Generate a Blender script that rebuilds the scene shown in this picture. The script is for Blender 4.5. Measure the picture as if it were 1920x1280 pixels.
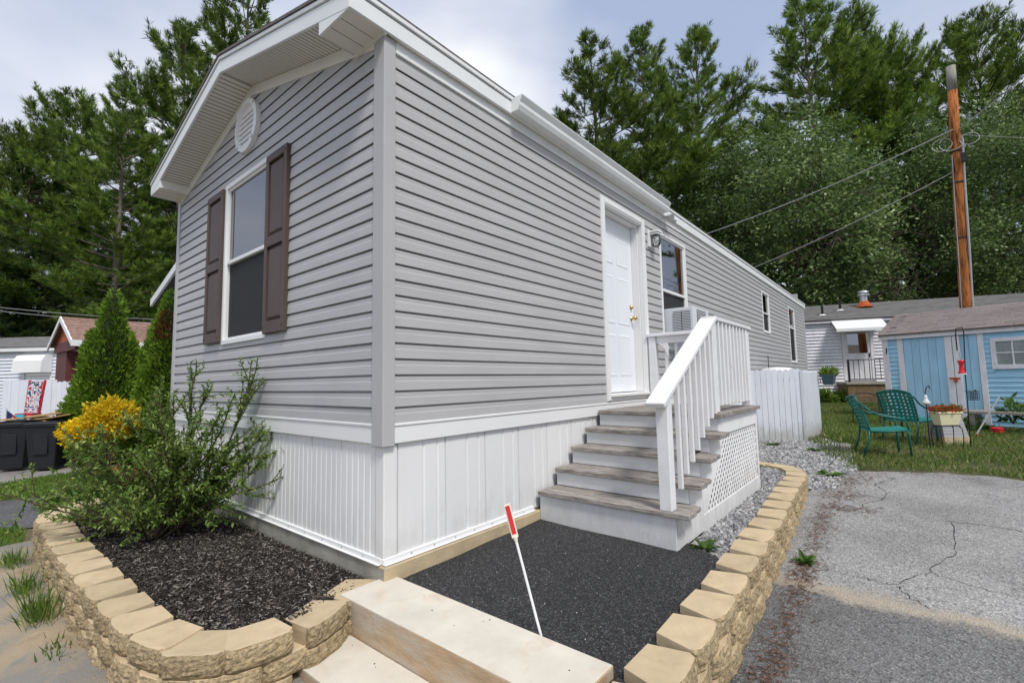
import bpy, bmesh, math, random
import numpy as np
from mathutils import Vector, Matrix

# ------------------------------------------------------------------ camera, sky, sun, exposure
sc = bpy.context.scene
for o in list(bpy.data.objects):
    bpy.data.objects.remove(o)
col = sc.collection
R = math.radians
rng = np.random.RandomState(7)
random.seed(7)

CAM = (-1.7342, -2.4731, 1.086)
YAW, PITCH, ROLL, FPX = 0.6926, 0.0844, -0.0188, 879.53
F = Vector((math.cos(YAW) * math.cos(PITCH), math.sin(YAW) * math.cos(PITCH), math.sin(PITCH)))
Rt = Vector((math.sin(YAW), -math.cos(YAW), 0))
U = Rt.cross(F)
R2 = Rt * math.cos(ROLL) + U * math.sin(ROLL)
U2 = -Rt * math.sin(ROLL) + U * math.cos(ROLL)
cam = bpy.data.objects.new('camera', bpy.data.cameras.new('camera'))
col.objects.link(cam)
m = Matrix((R2, U2, -F)).transposed().to_4x4()
m.translation = Vector(CAM)
cam.matrix_world = m
cam.data.sensor_width = 36
cam.data.lens = FPX / 1920 * 36
cam.data.clip_start = 0.05
cam.data.clip_end = 1500
sc.camera = cam

SUN_DIR = Vector((-0.30, -0.62, 0.95)).normalized()      # towards the sun
w = bpy.data.worlds.new('World')
sc.world = w
w.use_nodes = True
nt = w.node_tree
nt.nodes.clear()
def N(t, **k):
    n = nt.nodes.new(t)
    for a, b in k.items():
        setattr(n, a, b)
    return n
out = N('ShaderNodeOutputWorld'); bg = N('ShaderNodeBackground')
sky = N('ShaderNodeTexSky', sky_type='NISHITA', sun_disc=False)
sky.sun_elevation = math.asin(SUN_DIR.z)
sky.sun_rotation = math.atan2(SUN_DIR.x, SUN_DIR.y)
sky.air_density = 1.0; sky.dust_density = 1.5
tc = N('ShaderNodeTexCoord')
mp = N('ShaderNodeMapping'); mp.inputs['Scale'].default_value = (1, 1, 2.2)
mp.inputs['Location'].default_value = (-1.67, -4.01, -2.13)
n1 = N('ShaderNodeTexNoise'); n1.inputs['Scale'].default_value = 1.15; n1.inputs['Detail'].default_value = 5
n1.inputs['Roughness'].default_value = 0.45; n1.inputs['Distortion'].default_value = 0.15
n2 = N('ShaderNodeTexNoise'); n2.inputs['Scale'].default_value = 3.1; n2.inputs['Detail'].default_value = 5
r1 = N('ShaderNodeValToRGB')
r1.color_ramp.elements[0].position = 0.38; r1.color_ramp.elements[1].position = 0.64
r2 = N('ShaderNodeValToRGB')
r2.color_ramp.elements[0].position = 0.3; r2.color_ramp.elements[1].position = 0.7
r2.color_ramp.elements[0].color = (5.9, 6.3, 7.3, 1); r2.color_ramp.elements[1].color = (9.6, 9.6, 9.7, 1)
boost = N('ShaderNodeMixRGB'); boost.inputs[0].default_value = 0.72      # thin high veil over the clear sky
boost.inputs[2].default_value = (4.5, 5.3, 7.3, 1)
mx = N('ShaderNodeMixRGB')
L = nt.links.new
L(tc.outputs['Generated'], mp.inputs[0]); L(mp.outputs[0], n1.inputs['Vector']); L(mp.outputs[0], n2.inputs['Vector'])
L(n1.outputs['Fac'], r1.inputs[0]); L(n2.outputs['Fac'], r2.inputs[0])
L(sky.outputs[0], boost.inputs[1])
L(r1.outputs[0], mx.inputs[0]); L(boost.outputs[0], mx.inputs[1]); L(r2.outputs[0], mx.inputs[2])
L(mx.outputs[0], bg.inputs[0]); bg.inputs[1].default_value = 0.092
L(bg.outputs[0], out.inputs[0])

sl = bpy.data.lights.new('sun', 'SUN')
sl.energy = 2.2; sl.angle = R(11); sl.color = (1, 0.965, 0.92)
so = bpy.data.objects.new('sun', sl); col.objects.link(so)
so.rotation_euler = (-SUN_DIR).to_track_quat('-Z', 'Y').to_euler()

vs = sc.view_settings
sc.display_settings.display_device = 'sRGB'
vs.view_transform = 'Standard'; vs.look = 'None'; vs.exposure = 0.34; vs.gamma = 1; vs.use_curve_mapping = False
sc.render.engine = 'CYCLES'
sc.cycles.use_denoising = True
sc.cycles.max_bounces = 6; sc.cycles.transparent_max_bounces = 8

# ------------------------------------------------------------------ helpers
class MB:
    def __init__(s):
        s.v = []; s.f = []; s.mi = []
    def face(s, pts, mi=0):
        i = len(s.v); s.v += [tuple(p) for p in pts]; s.f.append(tuple(range(i, i + len(pts)))); s.mi.append(mi)
        return s
    def mesh8(s, P, mi=0):
        i = len(s.v); s.v += [tuple(p) for p in P]
        for q in ((0, 3, 2, 1), (4, 5, 6, 7), (0, 1, 5, 4), (1, 2, 6, 5), (2, 3, 7, 6), (3, 0, 4, 7)):
            s.f.append(tuple(i + k for k in q)); s.mi.append(mi)
        return s
    def box(s, x0, x1, y0, y1, z0, z1, mi=0):
        return s.mesh8([(x0, y0, z0), (x1, y0, z0), (x1, y1, z0), (x0, y1, z0), (x0, y0, z1), (x1, y0, z1), (x1, y1, z1), (x0, y1, z1)], mi)
    def bar(s, a, b, w, h, up=(0, 0, 1), mi=0):
        a, b, up = Vector(a), Vector(b), Vector(up)
        d = (b - a).normalized(); sd = d.cross(up).normalized(); u = sd.cross(d)
        sd = sd * w / 2; u = u * h / 2
        return s.mesh8([a - sd - u, b - sd - u, b + sd - u, a + sd - u, a - sd + u, b - sd + u, b + sd + u, a + sd + u], mi)
    def prism(s, poly, z0, z1, mi=0, axis='z'):
        n = len(poly); i = len(s.v)
        def mk(p, z):
            if axis == 'z': return (p[0], p[1], z)
            if axis == 'y': return (p[0], z, p[1])
            return (z, p[0], p[1])
        s.v += [mk(p, z0) for p in poly] + [mk(p, z1) for p in poly]
        s.f.append(tuple(i + k for k in reversed(range(n)))); s.f.append(tuple(i + n + k for k in range(n))); s.mi += [mi, mi]
        for k in range(n):
            s.f.append((i + k, i + (k + 1) % n, i + n + (k + 1) % n, i + n + k)); s.mi.append(mi)
        return s
    def tube(s, pts, r, n=8, mi=0, cap=True):
        pts = [Vector(p) for p in pts]
        rr = r if hasattr(r, '__len__') else [r] * len(pts)
        i0 = len(s.v); prev = None
        for k, p in enumerate(pts):
            d = (pts[min(k + 1, len(pts) - 1)] - pts[max(k - 1, 0)]).normalized()
            ref = prev if prev is not None else (Vector((0, 0, 1)) if abs(d.z) < 0.9 else Vector((1, 0, 0)))
            a = ref - d * ref.dot(d)
            if a.length < 1e-5: a = d.orthogonal()
            a.normalize(); prev = a; b = d.cross(a)
            for j in range(n):
                t = 2 * math.pi * j / n
                s.v.append(tuple(p + (a * math.cos(t) + b * math.sin(t)) * rr[k]))
        for k in range(len(pts) - 1):
            for j in range(n):
                s.f.append((i0 + k * n + j, i0 + k * n + (j + 1) % n, i0 + (k + 1) * n + (j + 1) % n, i0 + (k + 1) * n + j)); s.mi.append(mi)
        if cap:
            s.f.append(tuple(i0 + j for j in reversed(range(n)))); s.mi.append(mi)
            e = i0 + (len(pts) - 1) * n
            s.f.append(tuple(e + j for j in range(n))); s.mi.append(mi)
        return s
    def lathe(s, prof, n=16, c=(0, 0, 0), mi=0):
        i0 = len(s.v)
        for r, z in prof:
            for j in range(n):
                t = 2 * math.pi * j / n
                s.v.append((c[0] + r * math.cos(t), c[1] + r * math.sin(t), c[2] + z))
        for k in range(len(prof) - 1):
            for j in range(n):
                s.f.append((i0 + k * n + j, i0 + k * n + (j + 1) % n, i0 + (k + 1) * n + (j + 1) % n, i0 + (k + 1) * n + j)); s.mi.append(mi)
        s.f.append(tuple(i0 + j for j in reversed(range(n)))); s.mi.append(mi)
        e = i0 + (len(prof) - 1) * n
        s.f.append(tuple(e + j for j in range(n))); s.mi.append(mi)
        return s
    def mesh(s, name, mats, smooth=False):
        me = bpy.data.meshes.new(name)
        me.from_pydata(s.v, [], s.f)
        for mm in (mats if isinstance(mats, (list, tuple)) else [mats]): me.materials.append(mm)
        me.polygons.foreach_set('material_index', s.mi)
        if smooth: me.polygons.foreach_set('use_smooth', [True] * len(s.f))
        me.update()
        return me
    def build(s, name, mats, parent=None, smooth=False, bevel=0, seg=1):
        return link(name, s.mesh(name, mats, smooth), parent, bevel, seg)
def link(name, me, parent=None, bevel=0, seg=1, loc=None, rz=None):
    o = bpy.data.objects.new(name, me); col.objects.link(o)
    if parent is not None: o.parent = parent
    if bevel:
        b = o.modifiers.new('bevel', 'BEVEL'); b.width = bevel; b.segments = seg; b.limit_method = 'ANGLE'; b.angle_limit = R(40)
    if loc is not None: o.location = loc
    if rz is not None: o.rotation_euler = (0, 0, rz)
    return o
def tag(o, label=None, cat=None, group=None, kind=None):
    if label: o['label'] = label
    if cat: o['category'] = cat
    if group: o['group'] = group
    if kind: o['kind'] = kind
    return o
def thing(name, label, cat, loc=(0, 0, 0), rz=0, group=None):
    o = bpy.data.objects.new(name, None); col.objects.link(o)
    o.location = loc; o.rotation_euler = (0, 0, rz); o.empty_display_size = 0.1
    return tag(o, label, cat, group)
def copy_tree(o, parent=None):
    c = o.copy(); col.objects.link(c); c.parent = parent
    for ch in list(o.children): copy_tree(ch, c)
    return c
def np_mesh(name, V, nper, mats, rnd=None, smooth=False):
    """V: (count*nper,3) vertices of polygons with nper corners each"""
    V = np.asarray(V, np.float32).reshape(-1, 3); n = len(V) // nper
    me = bpy.data.meshes.new(name)
    me.vertices.add(len(V)); me.vertices.foreach_set('co', V.ravel())
    me.loops.add(len(V)); me.loops.foreach_set('vertex_index', np.arange(len(V), dtype=np.int32))
    me.polygons.add(n); me.polygons.foreach_set('loop_start', np.arange(0, len(V), nper, dtype=np.int32))
    for mm in (mats if isinstance(mats, (list, tuple)) else [mats]): me.materials.append(mm)
    if rnd is not None:
        a = me.attributes.new('rnd', 'FLOAT', 'FACE'); a.data.foreach_set('value', np.asarray(rnd, np.float32))
    if smooth: me.polygons.foreach_set('use_smooth', np.ones(n, bool))
    me.update(); me.validate()
    return me
def zg(x, y):
    return -0.42 + 0.025 * np.clip(x, 0, 60) - 0.012 * np.clip(y, 0, 30)
def nrm(a):
    return a / (np.linalg.norm(a, axis=-1, keepdims=True) + 1e-9)

# ------------------------------------------------------------------ materials
def new_mat(name):
    mt = bpy.data.materials.new(name); mt.use_nodes = True
    t = mt.node_tree; b = t.nodes['Principled BSDF']
    return mt, t, b
def nd(t, typ, **k):
    n = t.nodes.new(typ)
    for a, b in k.items():
        if a.startswith('i_'):
            n.inputs[a[2:].replace('_', ' ')].default_value = b
        else: setattr(n, a, b)
    return n
def ramp(t, stops):
    r = t.nodes.new('ShaderNodeValToRGB'); e = r.color_ramp.elements
    while len(e) < len(stops): e.new(0.5)
    for k, (p, c) in enumerate(stops):
        e[k].position = p; e[k].color = (*c, 1) if len(c) == 3 else c
    return r
def mat(name, c, rough=0.6, var=0.12, scale=6.0, bump=0.0, bscale=80.0, spec=0.3, metal=0.0, c2=None, thr=(0.45, 0.7), s2=3.0, objrnd=0.0, stretch=None, bdist=0.01):
    mt, t, b = new_mat(name); lk = t.links.new
    tcn = nd(t, 'ShaderNodeTexCoord'); vec = tcn.outputs['Object']
    if objrnd or True:
        oi = nd(t, 'ShaderNodeObjectInfo')
        ad = nd(t, 'ShaderNodeVectorMath', operation='MULTIPLY_ADD')
        ad.inputs[1].default_value = (1, 1, 1); lk(vec, ad.inputs[0])
        cmb = nd(t, 'ShaderNodeMath', operation='MULTIPLY'); cmb.inputs[1].default_value = 37.0
        lk(oi.outputs['Random'], cmb.inputs[0]); lk(cmb.outputs[0], ad.inputs[2]); vec = ad.outputs[0]
    if stretch:
        mpp = nd(t, 'ShaderNodeMapping'); mpp.inputs['Scale'].default_value = stretch; lk(vec, mpp.inputs[0]); vec = mpp.outputs[0]
    nz = nd(t, 'ShaderNodeTexNoise', i_Scale=scale, i_Detail=5.0, i_Roughness=0.6); lk(vec, nz.inputs['Vector'])
    lo = tuple(max(0, x * (1 - var)) for x in c); hi = tuple(min(1, x * (1 + var)) for x in c)
    rp = ramp(t, [(0.3, lo), (0.7, hi)]); lk(nz.outputs['Fac'], rp.inputs[0])
    cout = rp.outputs[0]
    if c2 is not None:
        nb = nd(t, 'ShaderNodeTexNoise', i_Scale=s2, i_Detail=6.0, i_Roughness=0.65); lk(vec, nb.inputs['Vector'])
        rb = ramp(t, [(thr[0], (0, 0, 0)), (thr[1], (1, 1, 1))]); lk(nb.outputs['Fac'], rb.inputs[0])
        mm = nd(t, 'ShaderNodeMixRGB'); lk(rb.outputs[0], mm.inputs[0]); lk(cout, mm.inputs[1]); mm.inputs[2].default_value = (*c2, 1)
        cout = mm.outputs[0]
    if objrnd:
        hs = nd(t, 'ShaderNodeHueSaturation'); lk(cout, hs.inputs['Color'])
        mr = nd(t, 'ShaderNodeMapRange'); mr.inputs[3].default_value = 1 - objrnd; mr.inputs[4].default_value = 1 + objrnd
        lk(oi.outputs['Random'], mr.inputs[0]); lk(mr.outputs[0], hs.inputs['Value']); cout = hs.outputs[0]
    lk(cout, b.inputs['Base Color'])
    b.inputs['Roughness'].default_value = rough; b.inputs['Metallic'].default_value = metal
    b.inputs['Specular IOR Level'].default_value = spec
    if bump:
        bn = nd(t, 'ShaderNodeTexNoise', i_Scale=bscale, i_Detail=4.0, i_Roughness=0.6); lk(vec, bn.inputs['Vector'])
        bp = nd(t, 'ShaderNodeBump', i_Strength=bump, i_Distance=bdist); lk(bn.outputs['Fac'], bp.inputs['Height']); lk(bp.outputs[0], b.inputs['Normal'])
    return mt
def leaf_mat(name, stops, trans=0.35, rough=0.55, spec=0.25, wav=0.0):
    mt, t, b = new_mat(name); lk = t.links.new
    at = nd(t, 'ShaderNodeAttribute', attribute_name='rnd')
    oi = nd(t, 'ShaderNodeObjectInfo')
    rp = ramp(t, stops); lk(at.outputs['Fac'], rp.inputs[0])
    hs = nd(t, 'ShaderNodeHueSaturation'); lk(rp.outputs[0], hs.inputs['Color'])
    mr = nd(t, 'ShaderNodeMapRange'); mr.inputs[3].default_value = 0.8; mr.inputs[4].default_value = 1.2
    lk(oi.outputs['Random'], mr.inputs[0]); lk(mr.outputs[0], hs.inputs['Value'])
    lk(hs.outputs[0], b.inputs['Base Color'])
    b.inputs['Roughness'].default_value = rough; b.inputs['Specular IOR Level'].default_value = spec
    tr = nd(t, 'ShaderNodeBsdfTranslucent'); lk(hs.outputs[0], tr.inputs['Color'])
    ms = nd(t, 'ShaderNodeMixShader'); ms.inputs[0].default_value = trans
    lk(b.outputs[0], ms.inputs[1]); lk(tr.outputs[0], ms.inputs[2])
    lk(ms.outputs[0], t.nodes['Material Output'].inputs['Surface'])
    return mt

M = {}
M['siding'] = mat('grey_vinyl', (0.445, 0.44, 0.44), 0.5, 0.06, 1.6, 0.10, 260, 0.35, stretch=(1, 1, 3), bdist=0.002, objrnd=0.015)
M['post'] = mat('grey_post', (0.45, 0.445, 0.445), 0.45, 0.03, 3)
M['white'] = mat('white_vinyl', (0.80, 0.80, 0.79), 0.4, 0.03, 2.0, spec=0.4)
M['skirt'] = mat('white_skirting', (0.78, 0.78, 0.77), 0.38, 0.04, 1.5, spec=0.4, c2=(0.66, 0.67, 0.66), thr=(0.55, 0.9), s2=2.2, stretch=(1, 1, 0.5))
M['wpaint'] = mat('white_paint', (0.78, 0.78, 0.78), 0.55, 0.06, 5.0, 0.15, 90, c2=(0.58, 0.57, 0.55), thr=(0.62, 0.85), s2=7.0, objrnd=0.03)
M['riser'] = mat('shaded_riser_white', (0.68, 0.69, 0.70), 0.55, 0.07, 4.0, 0.15, 60, c2=(0.50, 0.50, 0.50), thr=(0.6, 0.85), s2=6.0)  # white paint darkened towards blue: the risers' shade is in the colour
M['cream'] = mat('cream_vinyl', (0.78, 0.755, 0.68), 0.55, 0.05, 4, objrnd=0.03)
M['soffit'] = None
M['fascia'] = mat('fascia_metal', (0.80, 0.81, 0.80), 0.45, 0.04, 2.0, spec=0.4, c2=(0.68, 0.68, 0.64), thr=(0.6, 0.9), s2=3)
M['shingle'] = mat('grey_shingle', (0.16, 0.15, 0.145), 0.9, 0.25, 30, 0.5, 200)
M['black'] = mat('black', (0.012, 0.012, 0.012), 0.7, 0.1)
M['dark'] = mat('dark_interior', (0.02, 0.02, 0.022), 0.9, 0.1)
M['shutter'] = mat('brown_shutter', (0.095, 0.067, 0.058), 0.55, 0.14, 10, 0.2, 120, stretch=(1, 1, 0.15), bdist=0.003)
M['brass'] = mat('brass', (0.62, 0.46, 0.20), 0.25, 0.05, metal=1.0)
M['steel'] = mat('galvanised', (0.55, 0.56, 0.57), 0.4, 0.08, metal=0.7)
M['blackmetal'] = mat('black_iron', (0.02, 0.02, 0.022), 0.45, 0.1)
M['door'] = mat('door_paint', (0.80, 0.82, 0.86), 0.4, 0.02, 2, spec=0.4)
M['concrete'] = mat('grey_concrete', (0.36, 0.34, 0.29), 0.9, 0.15, 6, 0.4, 60, c2=(0.20, 0.19, 0.15), thr=(0.5, 0.75), s2=5)
M['tanconc'] = mat('tan_concrete', (0.50, 0.40, 0.25), 0.9, 0.15, 6, 0.4, 60, c2=(0.30, 0.25, 0.16), thr=(0.52, 0.8), s2=4)
M['blocktop'] = mat('block_top', (0.54, 0.43, 0.275), 0.95, 0.09, 9, 0.35, 220, 0.15, c2=(0.44, 0.33, 0.21), thr=(0.5, 0.8), s2=7, objrnd=0.08, bdist=0.004)
M['blockface'] = mat('split_face', (0.40, 0.31, 0.185), 0.97, 0.40, 60, 1.0, 130, 0.1, c2=(0.15, 0.12, 0.075), thr=(0.52, 0.72), s2=45, objrnd=0.14, bdist=0.008)
M['wood'] = mat('weathered_wood', (0.30, 0.275, 0.25), 0.85, 0.5, 22, 0.6, 60, 0.15, stretch=(5, 0.5, 5), c2=(0.13, 0.105, 0.085), thr=(0.5, 0.68), s2=9, objrnd=0.14, bdist=0.004)
M['mulchbase'] = mat('mulch_soil', (0.016, 0.013, 0.011), 1.0, 0.4, 40, 0.8, 60)
M['gravelbase'] = mat('gravel_bed', (0.26, 0.26, 0.26), 0.95, 0.5, 90, 0.9, 110)
M['soil'] = None
M['wire'] = mat('wire', (0.42, 0.42, 0.42), 0.5, 0.05)
M['teal'] = mat('teal_paint', (0.012, 0.115, 0.095), 0.4, 0.15, 10, objrnd=0.05)
M['tealsling'] = mat('teal_sling', (0.02, 0.20, 0.17), 0.6, 0.2, 30)
M['blue'] = mat('blue_clapboard', (0.34, 0.60, 0.78), 0.6, 0.07, 4, 0.2, 60, c2=(0.42, 0.62, 0.74), thr=(0.55, 0.8), s2=3, objrnd=0.04)
M['bluedoor'] = mat('blue_boards', (0.34, 0.58, 0.76), 0.6, 0.10, 5, 0.3, 60, stretch=(1, 1, 0.25), c2=(0.48, 0.56, 0.62), thr=(0.62, 0.75), s2=6, objrnd=0.05)
M['oldwhite'] = mat('worn_white', (0.72, 0.71, 0.74), 0.65, 0.1, 8, 0.3, 50, c2=(0.42, 0.40, 0.38), thr=(0.62, 0.8), s2=9, stretch=(1, 1, 0.4), objrnd=0.04)
M['fencewhite'] = mat('fence_white', (0.72, 0.74, 0.80), 0.55, 0.05, 4, 0.2, 40, stretch=(2, 2, 0.4), c2=(0.60, 0.61, 0.64), thr=(0.6, 0.85), s2=4, objrnd=0.04)
M['shedroof'] = mat('shed_shingle', (0.235, 0.20, 0.19), 0.95, 0.2, 40, 0.5, 150, 0.1, objrnd=0.10)
M['farroof'] = mat('far_shingle', (0.16, 0.155, 0.15), 0.95, 0.3, 3, 0.4, 20, 0.1, stretch=(1, 1, 6), objrnd=0.08)
M['brownroof'] = mat('brown_shingle', (0.25, 0.16, 0.125), 0.95, 0.3, 6, 0.4, 30, 0.1, objrnd=0.12)
M['redwood'] = mat('red_boards', (0.50, 0.13, 0.055), 0.7, 0.25, 6, 0.2, 30, stretch=(3, 3, 0.4), objrnd=0.08)
M['maroon'] = mat('maroon_trim', (0.13, 0.035, 0.032), 0.6, 0.15, 5)
M['bin'] = mat('bin_plastic', (0.018, 0.019, 0.022), 0.45, 0.15, 5)
M['card'] = mat('cardboard', (0.42, 0.27, 0.13), 0.9, 0.12, 5, objrnd=0.1)
M['redpaint'] = mat('red_paint', (0.48, 0.02, 0.025), 0.45, 0.1)
M['redglass'] = mat('red_plastic', (0.60, 0.012, 0.02), 0.2, 0.05, spec=0.5)
M['creampot'] = mat('cream_plastic', (0.72, 0.67, 0.45), 0.5, 0.05)
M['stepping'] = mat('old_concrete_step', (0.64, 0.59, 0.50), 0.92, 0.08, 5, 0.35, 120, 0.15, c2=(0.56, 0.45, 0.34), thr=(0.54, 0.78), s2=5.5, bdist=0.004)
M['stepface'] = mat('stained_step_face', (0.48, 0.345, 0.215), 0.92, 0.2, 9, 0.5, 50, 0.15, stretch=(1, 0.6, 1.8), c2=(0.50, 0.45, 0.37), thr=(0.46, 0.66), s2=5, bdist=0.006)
M['greyboard'] = mat('grey_board', (0.34, 0.34, 0.36), 0.8, 0.12, 6, 0.3, 30, stretch=(1, 1, 5))
M['bark'] = mat('bark', (0.075, 0.06, 0.048), 0.95, 0.4, 3, 0.8, 12, 0.1, stretch=(4, 4, 0.8), bdist=0.05)
M['palebark'] = mat('pale_bark', (0.20, 0.17, 0.145), 0.95, 0.35, 3, 0.8, 12, 0.1, stretch=(4, 4, 0.8), bdist=0.05)
M['stem'] = mat('stem', (0.075, 0.055, 0.035), 0.8, 0.2, 20)
M['pole'] = mat('treated_pole', (0.40, 0.145, 0.045), 0.8, 0.4, 4, 0.4, 20, 0.1, stretch=(5, 5, 0.35), c2=(0.07, 0.028, 0.018), thr=(0.5, 0.62), s2=3.5)
M['poletop'] = mat('grey_pole_top', (0.30, 0.28, 0.25), 0.9, 0.3, 6, stretch=(5, 5, 0.4))
M['needles'] = mat('pine_needles', (0.26, 0.10, 0.045), 0.95, 0.4, 30, objrnd=0.1)
M['curtain'] = mat('curtain', (0.62, 0.64, 0.64), 0.9, 0.1, 3)
M['blind'] = mat('blind', (0.60, 0.62, 0.62), 0.6, 0.05)
M['acbody'] = mat('ac_body', (0.66, 0.69, 0.71), 0.45, 0.03, 3)
M['rust'] = mat('rust', (0.42, 0.09, 0.025), 0.85, 0.3, 10)
M['darkbrown'] = mat('dark_metal', (0.03, 0.025, 0.022), 0.5, 0.2)

def grime(mt, zlim, colr, amt):
    """mud splash and streaks on the lower part of a painted surface"""
    t = mt.node_tree; lk = t.links.new; b = t.nodes['Principled BSDF']; src = b.inputs['Base Color'].links[0].from_socket
    g = nd(t, 'ShaderNodeNewGeometry'); sp = nd(t, 'ShaderNodeSeparateXYZ'); lk(g.outputs['Position'], sp.inputs[0])
    mpp = nd(t, 'ShaderNodeMapping'); mpp.inputs['Scale'].default_value = (1, 1, .35); lk(g.outputs['Position'], mpp.inputs[0])
    nz = nd(t, 'ShaderNodeTexNoise', i_Scale=14.0, i_Detail=7.0, i_Roughness=.7); lk(mpp.outputs[0], nz.inputs['Vector'])
    mr = nd(t, 'ShaderNodeMapRange'); mr.inputs[1].default_value = zlim; mr.inputs[2].default_value = -.12; lk(sp.outputs['Z'], mr.inputs[0])
    ad = nd(t, 'ShaderNodeMath', operation='MULTIPLY_ADD'); lk(mr.outputs[0], ad.inputs[0]); ad.inputs[1].default_value = .45; lk(nz.outputs['Fac'], ad.inputs[2])
    rp = ramp(t, [(.60, (0, 0, 0)), (.92, (amt, amt, amt))]); lk(ad.outputs[0], rp.inputs[0])
    mm = nd(t, 'ShaderNodeMixRGB'); lk(rp.outputs[0], mm.inputs[0]); lk(src, mm.inputs[1]); mm.inputs[2].default_value = (*colr, 1); lk(mm.outputs[0], b.inputs['Base Color'])
grime(M['skirt'], .30, (.46, .43, .37), .30)
grime(M['wpaint'], .30, (.42, .40, .35), .40)
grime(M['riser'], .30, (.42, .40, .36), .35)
grime(M['fencewhite'], .30, (.33, .34, .27), .6)
def soffit_mat():
    mt, t, b = new_mat('perforated_soffit'); lk = t.links.new
    tcn = nd(t, 'ShaderNodeTexCoord')
    vo = nd(t, 'ShaderNodeTexVoronoi', i_Scale=75.0, i_Randomness=0.0); lk(tcn.outputs['Object'], vo.inputs['Vector'])
    rp = ramp(t, [(0.0, (0.44, 0.42, 0.37)), (0.28, (0.44, 0.42, 0.37)), (0.34, (0.76, 0.735, 0.66))]); lk(vo.outputs['Distance'], rp.inputs[0])
    lk(rp.outputs[0], b.inputs['Base Color']); b.inputs['Roughness'].default_value = 0.6
    return mt
M['soffit'] = soffit_mat()

def glass_mat(name, ior=1.9, tint=(0.9, 0.95, 0.93), rough=0.01):
    mt, t, b = new_mat(name); lk = t.links.new
    t.nodes.remove(b)
    fr = nd(t, 'ShaderNodeFresnel', i_IOR=ior); tp = nd(t, 'ShaderNodeBsdfTransparent'); gl = nd(t, 'ShaderNodeBsdfGlossy')
    tp.inputs[0].default_value = (*tint, 1); gl.inputs['Roughness'].default_value = rough
    ms = nd(t, 'ShaderNodeMixShader'); lk(fr.outputs[0], ms.inputs[0]); lk(tp.outputs[0], ms.inputs[1]); lk(gl.outputs[0], ms.inputs[2])
    lk(ms.outputs[0], t.nodes['Material Output'].inputs['Surface'])
    return mt
M['glass'] = glass_mat('window_glass', 4.5, (0.5, 0.62, 0.58))
def screen_mat():
    mt, t, b = new_mat('insect_screen'); lk = t.links.new
    b.inputs['Base Color'].default_value = (.03, .032, .032, 1); b.inputs['Roughness'].default_value = .8
    tp = nd(t, 'ShaderNodeBsdfTransparent'); ms = nd(t, 'ShaderNodeMixShader'); ms.inputs[0].default_value = .55
    lk(tp.outputs[0], ms.inputs[1]); lk(b.outputs[0], ms.inputs[2]); lk(ms.outputs[0], t.nodes['Material Output'].inputs['Surface'])
    return mt
M['screen'] = screen_mat()
M['shedglass'] = glass_mat('thin_glass', 1.4, (0.95, 0.97, 0.97))
M['clearglass'] = glass_mat('lamp_glass', 1.5, (0.9, 0.9, 0.9), 0.1)

def asphalt(name, base, light, dark, sp_scale, rough_amt=0.5, special=None):
    mt, t, b = new_mat(name); lk = t.links.new
    tcn = nd(t, 'ShaderNodeTexCoord'); vec = tcn.outputs['Object']
    v1 = nd(t, 'ShaderNodeTexVoronoi', i_Scale=sp_scale); lk(vec, v1.inputs['Vector'])
    bw = nd(t, 'ShaderNodeSeparateColor'); lk(v1.outputs['Color'], bw.inputs[0])
    rp = ramp(t, [(0.0, dark), (0.45, base), (0.8, base), (1.0, light)]); lk(bw.outputs[0], rp.inputs[0])
    n1 = nd(t, 'ShaderNodeTexNoise', i_Scale=0.9, i_Detail=6.0, i_Roughness=0.65); lk(vec, n1.inputs['Vector'])
    r1 = ramp(t, [(0.3, (0.72, 0.72, 0.72)), (0.7, (1.15, 1.15, 1.15))]); lk(n1.outputs['Fac'], r1.inputs[0])
    mm = nd(t, 'ShaderNodeMixRGB', blend_type='MULTIPLY'); mm.inputs[0].default_value = 1; lk(rp.outputs[0], mm.inputs[1]); lk(r1.outputs[0], mm.inputs[2])
    cout = mm.outputs[0]
    if special: cout = special(t, vec, cout)
    lk(cout, b.inputs['Base Color']); b.inputs['Roughness'].default_value = 0.85; b.inputs['Specular IOR Level'].default_value = 0.25
    bp = nd(t, 'ShaderNodeBump', i_Strength=rough_amt, i_Distance=0.012); lk(v1.outputs['Distance'], bp.inputs['Height']); lk(bp.outputs[0], b.inputs['Normal'])
    return mt
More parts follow.
